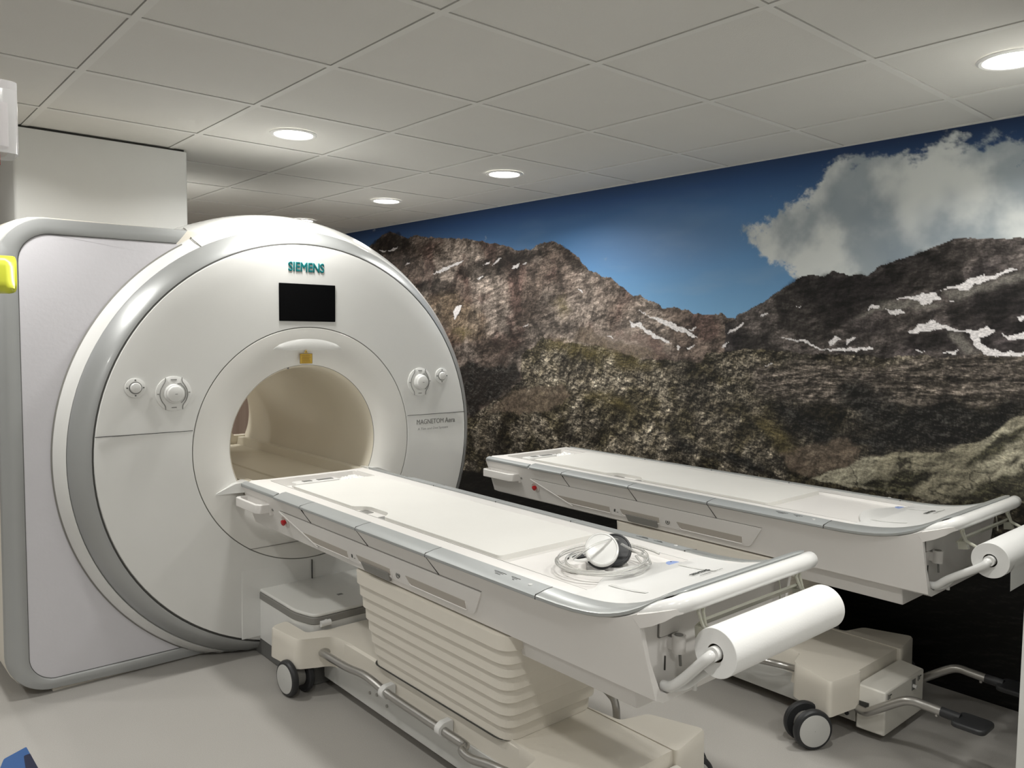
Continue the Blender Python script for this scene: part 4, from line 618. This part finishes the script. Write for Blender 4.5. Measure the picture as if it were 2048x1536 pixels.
    def tp(wd,nx,ny,x,y):
        q=wd/.063; yo=[]
        for a,b in [(0,.0016),(.45,-.0005),(.93,-.0065),(1.0,-.0095),(1.0,-.0165),(.95,-.019),(0,-.010)]:
            px,py=x+nx*a*wd,y+ny*a*wd; yo.append((px,py,.8015+dz(py)+b*max(.45,q)))
        return yo
    MB().loft([tp(wd,nx,ny,x,y) for x,y,nx,ny,wd in full]).build('foot_trim',satin2,T,smooth=True,ang=40)
    hb_=[(-.312,-1.16,.796,.010),(-.3125,-1.19,.804,.012),(-.313,-1.215,.815,.014),(-.313,-1.24,.829,.016),(-.3105,-1.27,.842,.017),(-.305,-1.296,.853,.019),(-.291,-1.319,.861,.021),(-.272,-1.330,.868,.0215),(-.235,-1.333,.868,.0215)]
    ff=hb_+[(0,-1.333,.868,.0215)]+[(-a,b,c,d) for a,b,c,d in reversed(hb_)]
    MB().tube([q[:3] for q in ff],[q[3] for q in ff],18).build('foot_bar',gloss,T,smooth=True)
    for sx in (-1,1):
        fl=[(.3366,.3355,-1.236,.829,.824),(.3366,.3262,-1.2505,.834,.800),(.333,.326,-1.285,.846,.815),(.323,.318,-1.314,.856,.832),(.307,.305,-1.334,.862,.848),(.288,.288,-1.341,.862,.850)]
        MB().loft([[(sx*h_,y,a),(sx*g_,y,b),(sx*(g_-.03),y+.02,b),(sx*(h_-.03),y+.02,a)] for h_,g_,y,a,b in fl]).build('bar_fillet',shellm,T,smooth=True,ang=50)
    # thin lip under the bar, front edge of the deck overhang
    MB().loft([[(x,-1.334,.846),(x,-1.325,.852),(x,-1.252,.825),(x,-1.252,.812)] for x in (-.285,.285)]).build('overhang',shellm,T,smooth=True,ang=30)
    # side skirt between corner and bar
    # --- end face fittings
    YE=-1.216
    MB().prism(rrect(-.215,.742,-.140,.792,.006),YE-.006,YE+.002,lambda a,b,c:(a,c,b)).build('end_hatch',shellm,T,bevel=.002)
    hb=MB().prism(rrect(-.218,.739,-.137,.795,.007),YE-.0015,YE+.002,lambda a,b,c:(a,c,b)).build('hatch_gap',seaml,T)
    MB().tube([(-.165,YE-.022,.742),(-.165,YE-.022,.700)],.017,16).build('plug_socket',shellm,T,smooth=True)
    MB().tube([(-.165,YE-.022,.7425),(-.165,YE-.022,.7435)],.011,16).build('socket_rim',seaml,T)
    MB().box(-.178,YE-.022,.705,-.152,YE+.002,.735).build('socket_mount',shellm,T)
    MB().tube([(-.16,YE-.022,.70),(-.158,YE-.024,.665)],.0035,8).build('plug_cord',inkg,T)
    MB().box(-.19,YE-.002,.655,-.187,YE+.001,.690).build('end_slot',seamm,T)
    # roll carrier: curved white tubes and clear brackets
    rx0,rx1=-.222,.263; ry=roll_y; rz=.757
    MB().tube(smooth_path([(-.215,-1.235,.632),(-.222,-1.262,.640),(-.228,-1.30,.672),(rx0-.016,ry+.02,.735),(rx0-.012,ry+.004,.752),(rx0+.002,ry,.757)],6),.0125,14).build('carrier_arm',gloss,T,smooth=True)
    MB().tube([(rx0-.012,ry,rz),(rx0+.02,ry,rz)],.0165,16).build('carrier_hub',gloss,T,smooth=True)
    MB().tube([(rx0+.0,ry,rz),(rx1+.02,ry,rz)],.010,12).build('carrier_rod',gloss,T,smooth=True)
    MB().tube(smooth_path([(-.205,-1.24,.622),(-.17,-1.265,.628),(-.12,-1.27,.640),(-.05,-1.27,.645)],5),.010,12).build('carrier_tube',gloss,T,smooth=True)
    MB().tube([(-.13,-1.262,.632),(-.13,-1.262,.605)],.006,10).build('tube_screw',gloss,T,smooth=True)
    MB().tube(smooth_path([(rx1+.012,ry,.757),(rx1+.02,ry+.03,.735),(.29,-1.28,.66),(.27,-1.24,.632)],5),.0115,12).build('carrier_arm',gloss,T,smooth=True)
    for bx in (-.205,.222):
        for (dx,tw) in ((0,.004),(.03,.004)):
            MB().tube([(bx+dx*.7,-1.325,.853),(bx+dx*.6,-1.32,.83),(bx+dx*.3,-1.335,.80),(bx+.012,ry,.765)],.0042,8).build('clear_bracket',frost,T,smooth=True)
        MB().prism([(-1.335,.80),(-1.312,.795),(-1.315,.770),(-1.345,.775)],bx-.002,bx+.014,lambda a,b,c:(c,a,b)).build('bracket_joint',frost,T)
    MB().loft([[(x,-1.322,.812),(x,-1.300,.788),(x,-1.305,.785),(x,-1.327,.808)] for x in (-.19,.235)]).build('tear_bar',frost,T)
    MB().tube([(.17,-1.30,.838),(.165,-1.31,.80),(.155,-1.315,.775)],.0025,6).build('bracket_wire',frost,T)
    # --- underside drive cover
    MB().loft([[(a,y,z) for a,z in [(-.20,.535),(-.215,.602),(.215,.602),(.20,.535)]] for y in (-1.145,.05)]).build('drive_cover',shellm,T,bevel=.004)
    # --- telescoping lift cover
    lp=[]
    for i in range(8):
        k=i/7; hw=.185+.085*k; yf=-.640-.085*k; yh=.125; z0=.236+.046*i; z1=z0+.046
        for dzz,o in ((0,.0),(.002,.0025),(.030,.0035),(.0455,.0045)):
            lp.append([(a,b,z0+dzz) for a,b in rrect(-hw-o,yf-o,hw+o,yh+o,.055,6)])
    MB().loft(lp).build('lift_cover',cream,T,smooth=True,ang=28)
    MB().prism(rrect(-.192,-.634,.192,.134,.055,6),.2355,.2385).build('cover_gap',seamm,T)
    # --- chassis
    ch=MB(); ch.loft([[(-.165,y,.045),(-.176,y,.06),(-.172,y,.228),(-.164,y,.2365),(.164,y,.2365),(.172,y,.228),(.176,y,.06),(.165,y,.045)] for y in (.525,-.98)])
    ch.build('chassis',cream,T,smooth=True,ang=30)
    for sx in (-1,1):
        MB().box(sx*.150,.52,.046,sx*.1785,-.83,.150).build('side_plate',mat('plate_lightgrey',(.60,.60,.575),.4,metal=.1),T,bevel=.002)
        pf=[(sx*.165,.30),(sx*.180,.44,.03),(sx*.310,.495,.03),(sx*.332,.70,.03),(sx*.255,.72,.02),(sx*.25,.545,.02),(sx*.165,.525)]
        MB().loft([[(a*(1+.02*e),b,z) for a,b in round_poly(pf,.012,4)] for z,e in ((.118,.6),(.20,.2),(.232,0))]+[[(a*.985,b-.003,.2385) for a,b in round_poly(pf,.012,4)]]).build('caster_cover',cream,T,smooth=True,ang=35)
        pf=[(sx*.165,-.60),(sx*.180,-.765,.02),(sx*.285,-.795,.02),(sx*.345,-.97,.02),(sx*.185,-.997,.015),(sx*.165,-.995)]
        MB().loft([[(a*(1+.02*e),b,z) for a,b in round_poly(pf,.012,4)] for z,e in ((.112,.6),(.20,.2),(.232,0))]+[[(a*.985,b+.003,.2395) for a,b in round_poly(pf,.012,4)]]).build('caster_cover',cream,T,smooth=True,ang=35)
        # push pedal tubes along the side with clips
        tube=[(sx*.17,.46,.175),(sx*.225,.445,.182),(sx*.232,.40,.186),(sx*.226,.25,.186),(sx*.222,.12,.196),(sx*.215,.0,.178),(sx*.212,-.10,.172),(sx*.212,-.35,.170),(sx*.212,-.46,.170)]
        MB().tube(smooth_path(tube,5),.0145,12).build('pedal_bar',steel,T,smooth=True)
        tube=[(sx*.212,-.44,.170),(sx*.216,-.475,.172),(sx*.238,-.485,.168),(sx*.245,-.54,.168),(sx*.240,-.62,.182),(sx*.235,-.70,.19),(sx*.20,-.75,.18)]
        if sx<0: MB().tube(smooth_path(tube,5),.0135,12).build('pedal_bar',steel,T,smooth=True)
        else: MB().tube(smooth_path([(.19,-.50,.20),(.215,-.53,.268),(.225,-.56,.287),(.235,-.62,.287),(.24,-.665,.270),(.24,-.69,.24),(.24,-.70,.14)],6),.0125,12).build('pedal_bar',steel,T,smooth=True)
        for cy in (.0,-.345):
            c=MB(); pts=[(sx*.175,.20),(sx*.215,.199),(sx*.235,.186),(sx*.236,.166),(sx*.22,.152),(sx*.175,.150)]
            c.prism(round_poly(pts,.008,3),cy-.012,cy+.014,lambda a,b,cc:(a,cc,b)); c.build('bar_clip',gloss,T,bevel=.002)
        for (by,bz) in [(.16,.105),(.11,.115),(.04,.098)]:
            MB().tube([(sx*.176,by,bz),(sx*.183,by,bz)],.006,10).build('bolt',steel,T,smooth=True)
        MB().tube([(sx*.172,.475,.182),(sx*.1765,.475,.182)],.022,20).build('bar_hole',seamm,T)
        # foot lever
        MB().tube(smooth_path([(sx*.185,-.995,.108),(sx*.200,-1.03,.112),(sx*.205,-1.06,.130),(sx*.208,-1.15,.195),(sx*.208,-1.19,.213),(sx*.205,-1.23,.213),(sx*.203,-1.29,.210)],5),.0155,14).build('foot_lever',steel,T,smooth=True)
        MB().tube([(sx*.203,-1.285,.210),(sx*.203,-1.345,.208)],.0165,12).build('lever_sleeve',rubber,T,smooth=True)
        MB().prism([(a,b) for a,b in round_poly([(sx*.150,-1.33),(sx*.26,-1.33),(sx*.26,-1.435),(sx*.150,-1.435)],.025,5)],.196,.214).build('lever_pad',rubber,T,bevel=.006,seg=3)
        MB().tube([(sx*.203,-1.27,.196),(sx*.203,-1.27,.188)],.005,8).build('lever_screw',steel,T)
        MB().box(sx*.1775,-.985,.09,sx*.15,-1.03,.135).build('lever_hole',seamm,T)
    # brake box at the foot
    MB().loft([[(a,-.985,z) for a,z in [(-.176,.03),(-.176,.195),(.176,.195),(.176,.03)]],[(a,-1.085,z) for a,z in [(-.165,.028),(-.165,.190),(.165,.190),(.165,.028)]]]).build('brake_box',mat('box_cream',(.76,.74,.68),.4),T,bevel=.006)
    for q,(sx_) in enumerate([-.13,.125]):
        MB().box(sx_-.016,-1.0868,.158,sx_-.013,-1.084,.178).build('brake_mark',ink,T); MB().box(sx_-.004,-1.0868,.160,sx_-.001,-1.084,.174).build('brake_mark',ink,T); MB().box(sx_-.004,-1.0868,.171,sx_+.012,-1.084,.174).build('brake_mark',ink,T)
    MB().box(.055,-1.0868,.135,.085,-1.082,.175).build('brake_socket',inkg,T); MB().tube([(.066,-1.082,.152),(.066,-1.100,.150)],.007,10).build('brake_pin',gloss,T)
    for sx in (-1,1):
        MB().box(sx*.1765,-.84,.055,sx*.183,-.985,.112).build('metal_plate',mat('plate_metal',(.55,.54,.5),.4,metal=.4),T)
        MB().tube([(sx*.18,-.955,.075),(sx*.187,-.955,.075)],.008,12).build('plate_bolt',rubber,T)
    # --- casters
    def caster(cx,cy,ax,hubx,huby):
        ax=Vector((ax[0],ax[1],0)).normalized(); R=.0725
        fk=MB().tube([(hubx,huby,.12),(hubx,huby,.085)],.024,16).build('caster',greym,T,smooth=True)
        fw=Vector((-ax.y,ax.x,0))
        MB().tube([Vector((cx,cy,R))-ax*.022,Vector((cx,cy,R))+ax*.022],.042,20).build('caster_fork',greym,fk,smooth=True)
        MB().tube([(hubx,huby,.10),((hubx+cx)/2,(huby+cy)/2,.095),(cx,cy,.085)],.02,12).build('caster_fork',greym,fk,smooth=True)
        for s in (-1,1):
            c0=Vector((cx,cy,R))+ax*s*.036; n=40
            def rg(r,o): return [c0+ax*o*s+(fw*math.cos(2*PI*k/n)+Vector((0,0,1))*math.sin(2*PI*k/n))*r for k in range(n)]
            ty=MB().loft([rg(.050,-.012),rg(.066,-.013),rg(R-.001,-.009),rg(R,0),rg(R-.002,.007),rg(.066,.012),rg(.0585,.0135)]).build('tyre',rubber,fk,smooth=True)
            MB().loft([rg(.058,.010),rg(.0575,.0150),rg(.052,.0158),rg(.001,.0165)],cap=False).build('hub_cap',hubm,fk,smooth=True)
    caster(-.293,.545,(1.0,.08),-.285,.60); caster(-.375,-.905,(.53,.85),-.30,-.90)
    caster(.298,.60,(.8,-.3),.285,.62); caster(.355,-.90,(.6,.8),.29,-.90)
    return T
satin = mat('satin_silver', (.37,.385,.385), .45, metal=.2)
satin2 = mat('satin_silver_bright', (.40,.415,.41), .32, metal=.4, coat=.1)
frost2 = mat('crinkled_sheet', (.82,.82,.80), .3, noise=.0)
T1=make_table((1.615,0,0),'white wheeled scanner table docked to the scanner, with headphones and tubing on it','x' and -1.38)
T2=make_table((2.920,-.088,0),'white wheeled scanner table parked along the mountain mural wall',-1.415)
# ---------------------------------------------------------------- paper rolls
def roll(loc,tail,label):
    n=48; R=.056
    rg=lambda r,x:[(x,r*math.cos(2*PI*k/n),r*math.sin(2*PI*k/n)) for k in range(n)]
    o=MB().loft([rg(.021,0),rg(R-.001,0),rg(R,.001),rg(R,.484),rg(R-.001,.485),rg(.021,.485),rg(.021,0)],cap=False).build('paper_roll',paper,None,smooth=True)
    tag(o,label,'paper roll','rolls of couch paper on the table feet'); o.location=loc
    MB().loft([rg(.0215,.002),rg(.0205,.002),rg(.0205,.483),rg(.0215,.483),rg(.0215,.002)],cap=False).build('cardboard_core',mat('core_brown',(.16,.13,.09),.8),o,smooth=True)
    if tail:
        vs=[]; 
        for k in range(9):
            t=k/8; y=.010-.045*0-(R+.0015)*math.cos(t*.6) if False else -(R+.001)*math.cos(t*1.0)-.0; z=-(R+.001)*math.sin(t*1.0)
            if t>.6: z=-(R)*math.sin(.6)-(t-.6)*.16; y=-(R+.001)*math.cos(.6)-.004*(t-.6)
            vs.append([(.04,y,z),(.484,y,z)])
        MB().loft([[a,b] for a,b in vs],cap=False,closed=False).build('paper_tail',paper,o,smooth=True)
    return o
roll((1.615-.222,-1.38,.757),False,'thick white paper roll on the foot end of the docked table')
roll((2.920-.222,-.088-1.415,.757),True,'white paper roll with hanging loose end, on the table beside the mural')
# ---------------------------------------------------------------- headphones with air tubing on the docked table tray
H=empty('headphones',(1.585,-.87,.785),'white ear cup headphones with black cushion and clear coiled air tube','headphones')
def cup(c,nrm,r,nm,m,par,th=.022):
    c=Vector(c); nrm=Vector(nrm).normalized(); a=nrm.orthogonal().normalized(); b=nrm.cross(a); n=40
    g=lambda rr,o:[c+nrm*o+(a*math.cos(2*PI*k/n)+b*math.sin(2*PI*k/n))*rr for k in range(n)]
    return MB().loft([g(rr*r,o*th) for rr,o in [(.90,-1),(.97,-.9),(1,-.6),(1,.0),(.96,.18),(.90,.22),(.86,.10),(.80,.12),(.4,.22),(.01,.24)]],cap=True).build(nm,m,par,smooth=True)
cup((-.010,.000,.066),(-.62,-.58,.53),.0485,'ear_cup',gloss,H)
cup((.006,.016,.048),(-.62,-.58,.53),.046,'ear_cushion',rubber,H,.014)
cup((.064,.018,.048),(-.62,-.50,.60),.050,'ear_cushion',rubber,H,.016)
cup((.074,.032,.034),(-.62,-.50,.60),.047,'ear_cup',gloss,H,.012)
MB().tube(smooth_path([(-.030,.012,.040),(-.062,.045,.030),(-.045,.088,.026),(.01,.098,.026),(.055,.070,.034)],8),.006,8).build('headband',gloss,H,smooth=True)
MB().prism(round_poly([(-.085,.012),(-.035,.030),(-.05,.085),(-.10,.060)],.01,3),.004,.030).build('headband_pad',shellm,H,bevel=.004)
MB().prism(round_poly([(-.060,.088),(-.01,.060),(.01,.098),(-.03,.112)],.006,3),.006,.030).build('headband_foam',rubber,H,bevel=.004)
pts=[]
for k in range(150):
    a=k/150*2*PI*3.3+2.2; rr=1+.07*math.sin(a*.37+1)+.05*math.sin(k*.11); cx=.012*math.sin(k*.05)
    pts.append((cx-.008+.132*rr*math.cos(a),.115*rr*math.sin(a)-.002,.030+.012*math.sin(a*1.0+.6)+.010*math.sin(k*.13)+.00008*k))
pts=[Vector(q) for q in pts]
MB().tube(pts,.0035,8).build('air_tube',tubing,H,smooth=True)
MB().tube(smooth_path([(-.105,.02,.05),(-.06,-.01,.085),(-.01,-.015,.092),(.05,.0,.085),(.11,.03,.055),(.135,-.03,.045),(.10,-.045,.045),(.05,-.02,.075)],8),.0035,8).build('air_tube',tubing,H,smooth=True)
MB().tube(smooth_path([(.03,.10,.05),(.09,.085,.055),(.14,.03,.050),(.165,-.035,.040),(.172,-.062,.034)],8),.0036,8).build('air_tube',tubing,H,smooth=True)
MB().tube(smooth_path([(.075,-.06,.05),(.09,-.085,.04),(.078,-.105,.030),(.060,-.09,.034),(.068,-.06,.046)],6),.0036,8).build('air_tube',tubing,H,smooth=True)
# ---------------------------------------------------------------- blue box corner at the lower left
B=empty('storage_box',(.31,.15,0),'blue plastic box with a dark opening, at the lower left corner','box',rz=0)
poly=round_poly([(-.033,.096),(.030,.133),(.036,-.16),(-.117,-.16)],.006,3)
MB().prism([(a,b) for a,b in poly],.0,.22).build('body',bluep,B,bevel=.004)
MB().prism([(a,b) for a,b in round_poly([(.014,.076),(.0305,.080),(.0345,-.14),(-.010,-.14)],.005,3)],.2195,.2212).build('opening',blued,B)
# ---------------------------------------------------------------- stand with clear holder and yellow grip at the left edge
S=empty('equipment_stand',(-.085,-1.20,0),'equipment stand cut by the left edge, with clear plastic holder and yellow grip','stand')
MB().tube([(0,0,.02),(0,0,2.0)],.012,14).build('pole',steel,S,smooth=True)
base=MB()
for k in range(5):
    a=2*PI*k/5+.3; base.tube([(0,0,.055),(.12*math.cos(a),.12*math.sin(a),.05),(.26*math.cos(a),.26*math.sin(a),.03)],.014,10)
base.build('base',greym,S,smooth=True)
hs=MB().loft([[(x,y,z) for x,y in rrect(.085,-.03,.196,.03,.014,4)] for z in (1.673,1.680,1.755,1.760)],cap=True).build('clear_holder',clear,S,smooth=True,ang=40)
MB().loft([[(x,y,z) for x,y in rrect(.12,-.02,.185,.02,.01,4)] for z in (1.682,1.735)]).build('holder_insert',mat('insert_grey',(.42,.38,.37),.5),hs,smooth=True)
MB().tube([(.0,0,1.70),(.09,0,1.70)],.008,10).build('holder_arm',steel,S,smooth=True)
MB().tube([(.165,0,1.6735),(.165,0,1.662)],.014,16).build('red_cap',mat('cap_red',(.35,.04,.02),.4),S,smooth=True)
MB().tube([(.0,0,1.526),(.14,0,1.526)],.008,10).build('grip_arm',steel,S,smooth=True)
MB().loft([[(x,y,z) for y,z in rrect(-.03,1.503,.03,1.549,.014,5)] for x in (.12,.176,.186,.189)],cap=True).build('yellow_grip',yellowp,S,smooth=True,bevel=.004)
